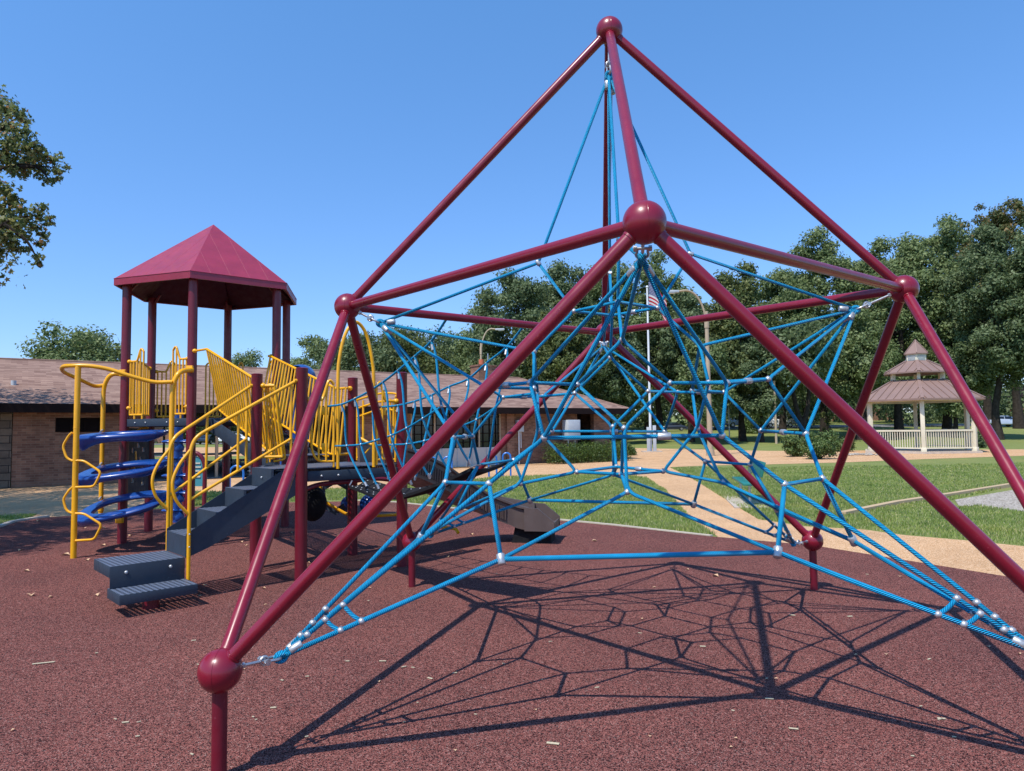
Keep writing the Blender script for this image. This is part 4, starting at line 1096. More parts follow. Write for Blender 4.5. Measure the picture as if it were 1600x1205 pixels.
# ================================================================== PARK BUILDING
BA = Vector((-15.1, 21.0, 0)); be = Vector((1.9, 1.31, 0)).normalized(); bn = Vector((-be.y, be.x, 0))   # bn points away from the playground
def bs(px):          # metres along the front wall seen at image column px (at eye height)
    k = (px-800)/FPX
    # account for roll with a short refinement
    lo, hi = -20., 60.
    for _ in range(50):
        m_ = (lo+hi)/2; P = BA+be*m_+Z3*1.6
        if proj(P)[0] < px: lo = m_
        else: hi = m_
    return lo
bld = thing('park_building', 'long low brick park building with brown shingle hip roof and chimney', 'building', tuple(BA+be*12))
def bp(s, d, z): return BA+be*s+bn*d+Z3*z
def wallseg(s0, s1, z0, z1, mat=brick, d0=0., th=.25, name='wall', parent=None):
    m = MB()
    P = [bp(s0, d0, 0), bp(s1, d0, 0), bp(s1, d0+th, 0), bp(s0, d0+th, 0)]
    m.prism([(p.x, p.y) for p in P], z0, z1); return m.build(name, mat, parent or bld, smooth=0)
WT = 2.30
s_l, s_a, s_b, s_r = -9., bs(238), bs(548), bs(953)
DEP = 11.6
# left block with high louvred window
w0, w1 = bs(86), bs(157); st_ = bs(19.5)
wallseg(s_l, st_-.02, 0, WT, stone, -.02, .27)
lw = wallseg(st_, w0, 0, WT); wallseg(w0, w1, 0, 1.62); wallseg(w0, w1, 2.07, WT); wallseg(w1, s_a, 0, WT)
def sidewall(s, d0, d1, z0=0, z1=WT):
    m = MB(); P = [bp(s-.12, d0, 0), bp(s-.12, d1, 0), bp(s+.12, d1, 0), bp(s+.12, d0, 0)]; m.prism([(p.x, p.y) for p in P], z0, z1); return m.build('wall', brick, bld, smooth=0)
sidewall(s_a-.12, .26, DEP-.3); wallseg(s_l, s_a, 0, WT, brick, DEP-.25)
fw = wallseg(w0+.02, w1-.02, 1.64, 2.05, darkbrown, .05, .05, 'window')
m = MB()
for i in range(9): z = 1.67+i*.042; m.beam(bp(w0+.05, .03, z), bp(w1-.05, .03, z+.0), .02, .012)
for f in (.0, .33, .66, 1.): s = w0+.03+(w1-w0-.06)*f; m.beam(bp(s, .02, 1.64), bp(s, .02, 2.05), .035, .035, 0, tuple(bn))
m.build('louvre', darkbrown, fw, smooth=0)
# right block
g0, g1 = bs(642), bs(783); d0_, d1_ = bs(902), bs(928)
wallseg(s_b, g0, 0, WT); wallseg(g1, d0_, 0, WT); wallseg(d1_, s_r, 0, WT)
wallseg(d0_, d1_, 0, WT, darkbrown, .9, .1, 'recess_door')
for s in (d0_, d1_): pass
wallseg(g0, g1, 0, .78, panelw, .06, .1, 'spandrel_panel')
gl = wallseg(g0, g1, .80, WT, glassm, .12, .05, 'window')
m = MB(); NM_ = 4
for i in range(NM_+1):
    s = g0+.03+(g1-g0-.06)*i/NM_; m.beam(bp(s, .06, .80), bp(s, .06, WT), .06, .07, 0, tuple(bn))
m.build('window_mullion', polec, gl, smooth=0)
m = MB()
for z in (1.02, 1.38, 1.74, 2.08): m.beam(bp(g0+.05, .08, z), bp(g1-.05, .08, z), .05, .035)
for i in range(13):
    s = g0+.05+(g1-g0-.1)*(i+.5)/13; m.beam(bp(s, .09, .80), bp(s, .09, WT), .025, .03, 0, tuple(bn))
m.build('window_frame', darkbrown, gl, smooth=0)
m = MB()
for i in range(7):
    s = g0+(g1-g0)*i/6; m.beam(bp(s, .05, .02), bp(s, .05, .78), .03, .03, 0, tuple(bn))
m.build('panel_joint', greybox, gl, smooth=0)
# pilaster and reveal
wallseg(bs(790), bs(801), 0, WT, brick, -.12, .11, 'pilaster')
sidewall(s_b+.12, .26, DEP-.3); sidewall(s_r-.12, .26, DEP-.3); wallseg(s_b, s_r, 0, WT, brick, DEP-.25)
# breezeway posts
for px in (300, 341, 395, 470):
    m = MB(); p = bp(bs(px), .2, 0); m.tube([p, p+Z3*WT], .055, 12); m.build('breezeway_post', polec, bld)
    m = MB(); p = bp(bs(px), DEP-.4, 0); m.tube([p, p+Z3*WT], .055, 12); m.build('breezeway_post', polec, bld)
m = MB(); P = [bp(s_a, .0, 0), bp(s_b, .0, 0), bp(s_b, DEP, 0), bp(s_a, DEP, 0)]; m.prism([(p.x, p.y) for p in P], WT-.02, WT+.04); m.build('breezeway_ceiling', darkbrown, bld, smooth=0)
m = MB(); m.prism([(p.x, p.y) for p in P], -.05, .03); tag(m.build('breezeway_floor', asphm, smooth=0), kind='structure')
# roof
OV = .65; RD = 5.8; RZ = 4.30; EZ_ = 2.47
e0 = s_l-2; e1 = s_r+OV
r1 = None
lo, hi = 0., 60.
for _ in range(50):
    m_ = (lo+hi)/2
    if proj(bp(m_, RD, RZ))[0] < 880: lo = m_
    else: hi = m_
r1 = min(lo, e1-2.0)
m = MB(); sl_ = math.hypot(RD+OV, RZ-EZ_)
m.quad(bp(e0, -OV, EZ_), bp(e1, -OV, EZ_), bp(r1, RD, RZ), bp(e0, RD, RZ), [(e0, 0), (e1, 0), (r1, sl_), (e0, sl_)])
m.quad(bp(e1, DEP+OV, EZ_), bp(e0, DEP+OV, EZ_), bp(e0, RD, RZ), bp(r1, RD, RZ), [(e1, 0), (e0, 0), (e0, sl_), (r1, sl_)])
m.poly([bp(e1, -OV, EZ_), bp(e1, DEP+OV, EZ_), bp(r1, RD, RZ)], [(0, 0), (DEP+2*OV, 0), (RD+OV, e1-r1)])
roof = m.build('roof', shingle, bld, smooth=0)
m = MB()
m.beam(bp(e0, -OV+.02, EZ_-.12), bp(e1, -OV+.02, EZ_-.14), .04, .27); m.beam(bp(e1-.02, -OV+.04, EZ_-.12), bp(e1-.02, DEP+OV, EZ_-.12), .04, .22); m.beam(bp(e0, DEP+OV-.02, EZ_-.12), bp(e1-.04, DEP+OV-.02, EZ_-.12), .04, .22)
m.prism([(p.x, p.y) for p in (bp(e0, -OV+.04, 0), bp(e1-.04, -OV+.04, 0), bp(e1-.04, .26, 0), bp(e0, .26, 0))], EZ_-.20, EZ_-.14)
m.build('fascia', darkbrown, roof, smooth=0)
m = MB(); m.tube([bp(e0, RD, RZ+.01), bp(r1, RD, RZ+.01), bp(e1, -OV, EZ_+.01)], .045, 6); m.build('ridge_cap', shingle, roof)
# chimney and vent
cs_ = None
lo, hi = 0., 60.
for _ in range(50):
    m_ = (lo+hi)/2
    if proj(bp(m_, RD-.4, RZ))[0] < 755: lo = m_
    else: hi = m_
cs_ = lo
m = MB(); P = [bp(cs_-.52, RD-.8, 0), bp(cs_+.52, RD-.8, 0), bp(cs_+.52, RD, 0), bp(cs_-.52, RD, 0)]; m.prism([(p.x, p.y) for p in P], 3.7, 4.78)
c = sum(P, Vector())/4; m.prism([tuple((c+(p-c)*1.08).xy) for p in P], 4.78, 4.86)
ch = m.build('chimney', brick, roof, smooth=0)
m = MB(); m.tube([c+Z3*4.86-be*.1, c+Z3*5.16-be*.1], .14, 12); m.build('flue_pot', base_mat('clay', S(190, 100, 70), .8), ch)
m = MB(); m.tube([c+Z3*4.86+be*.3, c+Z3*5.5+be*.3], .03, 8); m.build('flue_pipe', steel, ch)
vp = at(21, 608, 22.6); m = MB(); m.tube([vp-Z3*.1, vp+Z3*.27], .075, 14); m.tube([vp-Z3*.12, vp-Z3*.0], [.14, .085], 14); m.build('roof_vent', greybox, roof)
# meter box and conduit on the brick
P = bp(bs(810), -.10, 1.68); m = MB(); m.box(P, be, bn, Z3, .17, .09, .26, .01); tag(m.build('meter_box', greybox, org=P), 'small white meter box with conduit on brick wall by the windows', 'meter box')
mb_ = bpy.data.objects['meter_box']; OFF[0] = P
m = MB(); m.tube([P-Z3*.26-be*.05, bp(bs(810)-.05, -.10, .0)], .03, 8); m.tube([P-Z3*.26+be*.06, bp(bs(810)+.06, -.10, .7), ], .02, 8); m.build('conduit', whitem, mb_)
P = at(893, 690, 32.6); P.z = 0
m = MB(); m.box(P+Z3*1.47, be, bn, Z3, .36, .22, .46, .02); tag(m.build('utility_cabinet', greybox, org=P), 'pale grey metal cabinet fixed beside the dark recessed door', 'cabinet')
OFF[0] = P; ub = bpy.data.objects['utility_cabinet']
m = MB(); m.box(P+Z3*1.47-bn*.225, be, bn, Z3, .32, .006, .42, .004); m.build('cabinet_door', greybox, ub)
m = MB(); m.tube([P+be*.2, P+be*.2+Z3*1.02], .03, 8); m.tube([P-be*.2, P-be*.2+Z3*1.02], .03, 8); m.build('stand_leg', steel, ub)
# ================================================================== PARK OBJECTS
# gazebo
GC = gd(1438, 709); GC = Vector((GC.x, GC.y, 0)); gdir = Vector((GC.x, GC.y, 0)).normalized()
GR = 2.82; GCN = GC+gdir*GR; gph = math.atan2(-gdir.y, -gdir.x)+.06
gz = thing('gazebo', 'cream gazebo with three tiered brown metal roof and railings', 'gazebo', tuple(GCN))
def gp(r, k, z): a = gph+k*PI/3; return GCN+Vector((r*math.cos(a), r*math.sin(a), z))
m = MB(); m.prism([tuple(gp(GR+.35, k, 0).xy) for k in range(6)], -.05, .10); m.build('floor_slab', concrete, gz, smooth=0)
for k in range(6):
    m = MB(); p = gp(GR, k, 0); m.box(p+Z3*1.45, (p-GCN), Z3.cross(p-GCN), Z3, .10, .10, 1.37, .01); o = m.build('post', cream, gz)
    m = MB(); m.box(p+Z3*.2, (p-GCN), Z3.cross(p-GCN), Z3, .13, .13, .11, .01); m.build('post_base', cream, o)
for k in range(6):
    if k == 3: continue
    a, b = gp(GR, k, 0), gp(GR, k+1, 0); t = (b-a).normalized(); a2 = a+t*.11; b2 = b-t*.11
    m = MB(); m.beam(a2+Z3*1.20, b2+Z3*1.20, .09, .09); m.beam(a2+Z3*.28, b2+Z3*.28, .06, .07); o = m.build('railing', cream, gz)
    m = MB(); nb_ = 20
    for i in range(nb_): p = a2+(b2-a2)*(i+.5)/nb_; m.beam(p+Z3*.31, p+Z3*1.16, .035, .035, 0, tuple(t))
    m.build('balusters', cream, o, smooth=0)
def tier(r0, z0, r1, z1, nm_, nrib, fa=.10):
    m = MB()
    for k in range(6):
        if r1 > .02: m.quad(gp(r0, k, z0), gp(r0, k+1, z0), gp(r1, k+1, z1), gp(r1, k, z1))
        else: m.poly([gp(r0, k, z0), gp(r0, k+1, z0), gp(0, 0, z1)])
        m.quad(gp(r0, k, z0-fa), gp(r0, k+1, z0-fa), gp(r0, k+1, z0), gp(r0, k, z0)); m.quad(gp(r0-.15, k+1, z0-fa), gp(r0-.15, k, z0-fa), gp(max(r1-.15, .01), k, z1-.12), gp(max(r1-.15, .01), k+1, z1-.12))
        m.quad(gp(r0, k+1, z0-fa), gp(r0, k, z0-fa), gp(r0-.15, k, z0-fa), gp(r0-.15, k+1, z0-fa))
    o = m.build(nm_, brownroof, gz, smooth=0)
    s = MB()
    for k in range(6):
        s.beam(gp(r0, k, z0+.02), gp(r1, k, z1+.02), .16 if nrib else .05, .03)
        a, b, c, d = gp(r0, k, z0), gp(r0, k+1, z0), gp(r1, k, z1), gp(r1, k+1, z1); mid0 = (a+b)/2; mid1 = (c+d)/2; L0 = (b-a).length; L1 = (d-c).length
        for i in range(nrib):
            x = (i+.5)/nrib-.5; p = mid0+(b-a)*x
            # seam runs straight up the slope until it meets the hip
            f = 1. if abs(x*L0) <= L1/2 else (L0/2-abs(x*L0))/((L0-L1)/2+1e-6)
            s.beam(p+Z3*.02, p+(mid1-mid0)*f+Z3*.02, .028, .05)
    s.build('roof_seam', brownroof, o, smooth=0)
tier(GR+.60, 2.90, 1.42, 4.00, 'lower_roof', 8)
for k in range(6): m = MB(); p = gp(1.38, k, 0); m.box(p+Z3*4.12, (p-GCN), Z3.cross(p-GCN), Z3, .08, .08, .28, 0); m.build('clerestory_post', cream, gz, smooth=0)
tier(1.85, 4.42, .62, 5.08, 'middle_roof', 4, .08)
m = MB(); m.prism([tuple(gp(.55, k, 0).xy) for k in range(6)], 5.02, 5.46); cu = m.build('cupola', cream, gz, smooth=0)
m = MB()
for k in range(6):
    a, b = gp(.56, k, 0), gp(.56, k+1, 0)
    for i in range(6): z = 5.12+i*.052; m.beam(a+(b-a)*.14+Z3*z, a+(b-a)*.86+Z3*z, .03, .018)
m.build('louvre', greybox, cu, smooth=0)
tier(.66, 5.50, .01, 6.28, 'top_roof', 0, .05)
m = MB()
for k in range(6): m.beam(gp(GR, k, 2.84), gp(GR, k+1, 2.84), .1, .16)
m.build('ring_beam', cream, gz, smooth=0)
m = MB()
for i in range(70):
    a = random.uniform(0, 6.28); r = random.gauss(.0, .6); p = gd(1340, 711)+Vector((r, random.gauss(0, .35), 0)); m.sphere((p.x, p.y, .03), random.uniform(.05, .11), 6, 4, (1, 1, .6))
tag(m.build('river_stones', gravelm, org=tuple(gd(1340, 711))), 'pale river stones heaped round the foot of the gazebo', 'stones', kind='stuff')

# street lamp with curved arm
def lamp(base, h, arm, side, r0, label, name='street_lamp', frosted=False):
    b = Vector(base); t = thing(name, label, 'street lamp', tuple(b))
    m = MB(); m.tube([b-Z3*.05, b+Z3*h], [r0, r0*.62], 18); m.build('pole', polec, t)
    m = MB(); m.tube([b-Z3*.05, b+Z3*.35], [r0*1.5, r0*1.3], 18); m.tube([b+Z3*(h-.9), b+Z3*(h-.3)], r0*.85, 16); m.build('pole_collar', polec, t)
    m = MB(); sx = Vector((side, -.1, 0)).normalized()
    P = [b+Z3*(h-.7), b+sx*arm*.12+Z3*(h+.2), b+sx*arm*.35+Z3*(h+.85), b+sx*arm*.65+Z3*(h+1.12), b+sx*arm+Z3*(h+1.08)]
    m.tube(spline(P, 6), [.055]*(len(spline(P, 6))), 10); m.build('lamp_arm', polec, t)
    m = MB(); e = P[-1]; m.box(e+sx*.33-Z3*.02, sx, sx.cross(Z3), Z3, .36, .14, .07, .03); hd_ = m.build('lamp_head', greybox, t)
    m = MB(); m.box(e+sx*.42-Z3*.10, sx, sx.cross(Z3), Z3, .22, .11, .025, .01); m.build('lens', whitem, hd_); return t
b = gd(1110, 712); lamp((b.x, b.y, 0), 7.75, 1.55, -1, .155, 'tall tan street lamp with curved arm beside the path')
b = at(752, 600, 56); lamp((b.x, b.y, 0), 8.3, 1.2, 1, .12, 'far street lamp rising behind the brick chimney')
b = at(1213, 690, 58); P = Vector((b.x, b.y, ter(b.x, b.y)))
t = thing('lamp_post', 'slender tan post with small white lantern near the parked van', 'lamp post', tuple(P))
m = MB(); m.tube([P-Z3*.05, P+Z3*5.1], [.10, .075], 12); m.build('pole', polec, t)
m = MB(); m.box(P+Z3*3.6-Vector((.25, 0, 0)), (1, 0, 0), (0, 1, 0), Z3, .16, .1, .10, .02); m.build('lantern', whitem, t)
b = at(1140, 690, 62); P = Vector((b.x, b.y, ter(b.x, b.y))); m = MB(); m.tube([P-Z3*.05, P+Z3*3.1], .055, 10); m.sphere(P+Z3*3.1, .07, 10, 6)
tag(m.build('thin_post', greybox, org=tuple(P)), 'thin grey metal post on the lawn behind the tall lamp', 'post')
# flagpole
b = gd(1017, 706); P = Vector((b.x, b.y, 0)); fl_ = thing('flagpole', 'white flagpole with pale grey base posts', 'flagpole', tuple(P))
m = MB(); m.tube([P, P+Z3*10.4], [.085, .055], 16); m.sphere(P+Z3*10.45, .09, 12, 8); m.build('pole', whitem, fl_)
for dx, hh in ((-.18, 1.55), (.20, 1.65)):
    m = MB(); m.box(P+Vector((dx, -.25, hh/2)), (1, 0, 0), (0, 1, 0), Z3, .10, .06, hh/2, .01); m.build('base_post', greybox, fl_)
m = MB(); m.box(P+Vector((0, -.2, .02)), (1, 0, 0), (0, 1, 0), Z3, .6, .4, .04); m.build('footing', concrete, fl_)
# the flag hanging and furling in a light wind
fm_ = bpy.data.materials.new('flag_cloth'); fm_.use_nodes = True; MATS['flag'] = fm_
n_, l_, b_ = nodes(fm_); b_.inputs['Roughness'].default_value = .8
u = N(fm_, 'ShaderNodeUVMap'); s_ = N(fm_, 'ShaderNodeSeparateXYZ'); l_.new(u.outputs[0], s_.inputs[0])
a = N(fm_, 'ShaderNodeMath', operation='MULTIPLY'); l_.new(s_.outputs[1], a.inputs[0]); a.inputs[1].default_value = 6.5
f = N(fm_, 'ShaderNodeMath', operation='FRACT'); l_.new(a.outputs[0], f.inputs[0])
g = N(fm_, 'ShaderNodeMath', operation='LESS_THAN'); l_.new(f.outputs[0], g.inputs[0]); g.inputs[1].default_value = .5
str_ = mixc(fm_, g.outputs[0], (.75, .74, .72), (.52, .02, .04))
cx_ = N(fm_, 'ShaderNodeMath', operation='LESS_THAN'); l_.new(s_.outputs[0], cx_.inputs[0]); cx_.inputs[1].default_value = .4
cy_ = N(fm_, 'ShaderNodeMath', operation='GREATER_THAN'); l_.new(s_.outputs[1], cy_.inputs[0]); cy_.inputs[1].default_value = 6/13
cm_ = N(fm_, 'ShaderNodeMath', operation='MULTIPLY'); l_.new(cx_.outputs[0], cm_.inputs[0]); l_.new(cy_.outputs[0], cm_.inputs[1])
mp = N(fm_, 'ShaderNodeMapping'); mp.inputs['Scale'].default_value = (27.5, 16.7, 1); l_.new(u.outputs[0], mp.inputs[0])
vo = N(fm_, 'ShaderNodeTexVoronoi'); vo.inputs['Scale'].default_value = 1; vo.inputs['Randomness'].default_value = 0; l_.new(mp.outputs[0], vo.inputs['Vector'])
sr_ = N(fm_, 'ShaderNodeMath', operation='LESS_THAN'); l_.new(vo.outputs['Distance'], sr_.inputs[0]); sr_.inputs[1].default_value = .28
can = mixc(fm_, sr_.outputs[0], (.03, .05, .20), (.75, .75, .75))
l_.new(mixc(fm_, cm_.outputs[0], str_, can), b_.inputs['Base Color'])
tb = n_.new('ShaderNodeBsdfTranslucent'); mx = n_.new('ShaderNodeMixShader'); mx.inputs[0].default_value = .3
l_.new(b_.inputs['Base Color'].links[0].from_socket, tb.inputs[0]); l_.new(b_.outputs[0], mx.inputs[1]); l_.new(tb.outputs[0], mx.inputs[2]); l_.new(mx.outputs[0], n_['Material Output'].inputs[0])
FW, FHt = 2.1, 1.55; nu, nv = 30, 16; top = at(1017.5, 440, P.y).z
m = MB()
for i in range(nu+1):
    s = i/nu
    for j in range(nv+1):
        t_ = j/nv; drop = -1.35*s**1.6; x = .09+FW*(.62*s-.10*s*s); y = .16*math.sin(s*9+t_*2)*s**.6; z = top-FHt*(1-t_)*(1-.12*s)+drop*(1.0)
        m.v.append(P+Vector((x-.35*s*(1-t_)*0, y, z)))
for i in range(nu):
    for j in range(nv):
        a = i*(nv+1)+j; m.face((a, a+nv+1, a+nv+2, a+1), [(i/nu, j/nv), ((i+1)/nu, j/nv), ((i+1)/nu, (j+1)/nv), (i/nu, (j+1)/nv)])
m.build('flag', fm_, fl_, smooth=180)

# green bench
P = gd(1168, 783); P = Vector((P.x, P.y, 0)); bh = thing('park_bench', 'green two plank bench on steel legs beside the path', 'bench', tuple(P))
bx = (at(1195, 752, P.y+.2)-at(1140, 750, P.y-.15)); bx.z = 0; bx.normalize()
bx = Vector((-.19, -.98, 0)).normalized(); by = Vector((-bx.y, bx.x, 0)); C_ = Vector((4.86, 15.05, .43))
m = MB(); m.box(C_, bx, by, Z3, .98, .15, .022, .006); m.build('seat', teal, bh)
m = MB(); d2 = (Z3*.97+bx*.25).normalized(); cb = C_+bx*.30+by*.05+Z3*.30; m.box(C_+by*.24+Z3*.29, bx, (Z3+by*.25).normalized(), bx.cross((Z3+by*.25).normalized()), .98, .15, .018, .006); m.build('backrest', teal, bh)
for dx in (-.72, .72):
    m = MB(); p = C_+bx*dx; m.tube([Vector((p.x, p.y, -.02)), p-Z3*.02], .025, 8); m.build('leg', steel, bh)
m = MB(); m.tube([C_+bx*-.72+by*.02-Z3*.05, C_+bx*-.72+by*.24+Z3*.16], .022, 8); m.tube([C_+bx*.72+by*.02-Z3*.05, C_+bx*.72+by*.24+Z3*.16], .022, 8); m.build('back_bracket', steel, bh); m = MB(); m.box(Vector((C_.x+.05, C_.y-.1, .006)), bx, by, Z3, 1.15, .42, .012); m.build('footing', concrete, bh)
# bike racks: blue inverted U hoops
def hoop(px0, px1, ytop, ybase, label):
    p0, p1 = gd(px0, ybase), gd(px1, ybase); p1 = Vector((p1.x, p0.y, 0)); p0 = Vector((p0.x, p0.y, 0)); h = at(px0, ytop, p0.y).z
    r = (p1-p0).length/2; m = MB(); c = (p0+p1)/2
    pts = [p0-Z3*.03, p0+Z3*(h-r)]+[c+Vector((-r*math.cos(PI*i/8), 0, h-r+r*math.sin(PI*i/8))) for i in range(1, 8)]+[p1+Z3*(h-r), p1-Z3*.03]
    m.tube(pts, .03, 10); tag(m.build('bike_rack', skyblue, org=tuple(c)), label, 'bike rack', 'blue bike rack hoops by the building')
hoop(625, 640, 714, 748, 'blue bike rack hoop just right of the last red deck post')
hoop(669, 682, 715, 746, 'blue bike rack hoop in front of the pale window panels')
hoop(693, 706, 714, 745, 'blue bike rack hoop under the middle of the rope bridge')
hoop(764, 776, 711, 745, 'blue bike rack hoop behind the upper end of the bridge belt')
hoop(786, 798, 708, 744, 'blue bike rack hoop standing clear at the right end of the row')
hoop(359, 379, 728, 763, 'blue bike rack hoop behind the stair handrails')
# information panel on posts beyond the tower
P = gd(307, 791); P = Vector((P.x, P.y, 0)); sg = thing('activity_panel', 'rounded turquoise activity panel in maroon frame behind the tower', 'play panel', tuple(P))
Y = P.y; m = MB(); fr = [at(319, 789, Y), at(320, 735, Y), at(317, 718, Y), at(309, 709, Y), at(299, 709, Y), at(291, 718, Y), at(289, 735, Y), at(288, 789, Y)]
fr[0].z = -.03; fr[-1].z = -.03; m.tube(spline(fr, 5), .045, 12); m.build('frame', maroon_dark, sg)
m = MB(); pn = spline([at(316, 760, Y), at(316.5, 735, Y), at(314, 720, Y), at(304, 712.5, Y), at(294, 720, Y), at(292, 735, Y), at(292, 760, Y)], 5); m.extr(pn, (0, .03, 0)); pnl = m.build('panel', base_mat('turquoise_panel', (.06, .28, .33), .5), sg, smooth=0)
m = MB()
for y, x0, x1 in ((724, 303, 313), (730, 303, 314), (736, 304, 312), (745, 304, 313)): m.beam(at(x0, y, Y-.01), at(x1, y, Y-.01), .012, .03)
m.build('printed_lines', cream, pnl)
# picnic tables in the breezeway shade
def picnic(px, ybase, label, rot):
    P = gd(px, ybase); P = Vector((P.x, P.y, 0)); t = thing('picnic_table', label, 'picnic table', tuple(P), 'dark picnic tables under the breezeway roof')
    ax = Vector((math.cos(rot), math.sin(rot), 0)); ay = Vector((-ax.y, ax.x, 0))
    m = MB(); m.box(P+Z3*.75, ax, ay, Z3, .9, .38, .03, .01); m.build('tabletop', darkcar, t)
    for s in (-1, 1): m = MB(); m.box(P+Z3*.45+ay*.68*s, ax, ay, Z3, .9, .13, .025, .01); m.build('seat', darkcar, t)
    for s in (-1, 1):
        m = MB(); m.tube([P+ax*.6*s+ay*.7, P+ax*.6*s+ay*.3+Z3*.72], .03, 8); m.tube([P+ax*.6*s-ay*.7, P+ax*.6*s-ay*.3+Z3*.72], .03, 8); m.tube([P+ax*.6*s+ay*.68+Z3*.42, P+ax*.6*s-ay*.68+Z3*.42], .025, 8); m.build('leg', darkcar, t)
picnic(332, 741, 'dark picnic table in breezeway shade between the tower posts', .5)
picnic(262, 738, 'dark picnic table in breezeway shade nearest the brick wall', .7)
picnic(382, 737, 'dark picnic table in breezeway shade behind the stair rails', .3)
# blue round spring seat beyond
P = gd(392, 745); P = Vector((P.x, P.y, 0)); t = thing('spring_rider', 'round blue spring rider seen past the first deck post', 'spring rider', tuple(P))
m = MB(); m.sphere(at(391, 705, P.y), .24, 20, 14, (1, .6, 1.1)); m.build('body', skyblue, t, smooth=180)
m = MB(); hz_ = at(391, 716, P.y).z; m.tube([P+Vector((.12*math.cos(a), .12*math.sin(a), hz_*a/31.4)) for a in [i*.35 for i in range(90)]], .016, 6); m.build('spring', steel, t)
m = MB(); m.tube([P-Z3*.02, P+Z3*.04], .22, 18); m.build('base_plate', black, t)

# cars
def car(P, L, yaw, paint, label, name, tall=0., wag=False):
    """lofted body from stations; P on the road, yaw = heading"""
    P = Vector(P); t = thing(name, label, 'van' if tall > .3 else 'car', tuple(P))
    ax = Vector((math.cos(yaw), math.sin(yaw), 0)); ay = Vector((-ax.y, ax.x, 0)); k = L/4.6
    prof = [(-2.3, .45, .62), (-2.22, .40, .86), (-1.7, .32, .98), (-1.0, .28, 1.02), (0, .28, .98), (.9, .28, .95), (1.6, .32, .88), (2.15, .38, .76), (2.3, .45, .58)]
    if tall > .3: prof = [(-2.3, .45, .9), (-2.25, .40, 1.15), (-1.6, .32, 1.2), (-.6, .3, 1.2), (.3, .3, 1.18), (1.0, .3, 1.12), (1.6, .33, 1.05), (2.2, .4, .9), (2.3, .48, .7)]
    m = MB(); W0 = .9
    for (x, zl, zh) in prof:
        sec = [(-W0, zl+.1), (-W0*.98, zh-.12), (-W0*.86, zh), (W0*.86, zh), (W0*.98, zh-.12), (W0, zl+.1), (W0*.9, zl), (-W0*.9, zl)]
        for (y, z) in sec: m.v.append(P+ax*x*k+ay*y*k+Z3*z*k)
    for i in range(len(prof)-1):
        for j in range(8): j2 = (j+1) % 8; m.face((i*8+j, (i+1)*8+j, (i+1)*8+j2, i*8+j2))
    m.face(range(8)); m.face([(len(prof)-1)*8+j for j in range(8)][::-1]); m.build('body', paint, t, smooth=40)
    if tall > .3: cab = [(-2.2, 1.16), (-2.0, 1.72), (-1.2, 1.80), (.2, 1.76), (.7, 1.66), (1.25, 1.10)]
    else: cab = [(-1.75, .96), (-1.05, 1.34), (-.4, 1.44), (.3, 1.42), (.75, 1.28), (1.35, .93)]
    zb = .94 if tall <= .3 else 1.1
    def cabin(ins, mat, nm_, wdt, cut=0.):
        m = MB(); pts = [(x, z) for x, z in cab]
        L_ = [P+ax*x*k*(1-ins)+ay*(wdt*(1-.16*(z-zb)/.5))*k+Z3*(zb+(z-zb)*(1-ins*1.2)-.01)*k for x, z in pts]; R_ = [p-ay*2*((p-P).dot(ay)) for p in L_]
        n_ = len(pts); m.v += L_+R_; m.face(range(n_)); m.face([n_+i for i in range(n_)][::-1])
        for i in range(n_): j = (i+1) % n_; m.face((i, n_+i, n_+j, j))
        return m.build(nm_, mat, t, smooth=0)
    cabin(.0, paint, 'cabin', .76); 
    m = MB()
    for s in (-1, 1):
        for x0, x1 in (((-1.15, -.28), (-.18, .72)) if tall <= .3 else ((-1.85, -1.1), (-1.0, -.2), (-.1, .75))):
            zt = 1.34 if tall <= .3 else 1.64; zl = zb+.05
            def cp(x, z): return P+ax*x*k+ay*s*(.76*(1-.16*(z-zb)/.5)+.008)*k+Z3*z*k
            q_ = [cp(x0, zl), cp(x1+.12*(x1 > .4), zl), cp(x1-.12*(x1 > .4), zt), cp(x0+.14*(x0 < -1.), zt)]
            m.extr(q_, ay*s*.006)
    # windscreen and rear glass
    a, b = cab[-2], cab[-1]
    for (x0, z0), (x1, z1), sgn in ((cab[-1], cab[-2], 1), (cab[0], cab[1], -1)):
        q_ = [P+ax*(x0+(x1-x0)*f+.012*sgn)*k+ay*w_*k+Z3*(z0+(z1-z0)*f+.01)*k for f, w_ in ((.12, -.64), (.12, .64), (.88, .58), (.88, -.58))]
        m.extr(q_, ax*.008*sgn)
    m.build('window', glassm, t, smooth=0)
    for x in (-1.42, 1.42):
        for s in (-1, 1):
            c = P+ax*x*k+ay*s*.80*k+Z3*.33*k; m = MB(); m.tube([c-ay*.1*k*s, c+ay*.11*k*s], .33*k, 22); o = m.build('wheel', tyre, t, smooth=40)
            m = MB(); m.tube([c+ay*.105*k*s, c+ay*.118*k*s], .20*k, 16); m.build('rim', steel, o, smooth=40)
    for s in (-1, 1):
        m = MB(); m.box(P+ax*2.24*k+ay*s*.62*k+Z3*.66*k, ax, ay, Z3, .05*k, .16*k, .06*k, .02*k); m.build('headlight', whitem, t)
        m = MB(); m.box(P+ax*-2.26*k+ay*s*.66*k+Z3*.78*k, ax, ay, Z3, .04*k, .13*k, .06*k, .02*k); m.build('tail_light', maroon_dark, t)
    return t
def carat(px, ybase, Y, *a, **kw):
    p = at(px, ybase, Y); return car((p.x, p.y, ter(p.x, p.y) if a[-1:] else 0), *a, **kw)
p = at(1566, 658, 84); car((p.x, p.y, ter(p.x, p.y)+.05), 4.2, PI*.02, silverm, 'silver sedan parked on the far road right of the gazebo', 'parked_car')
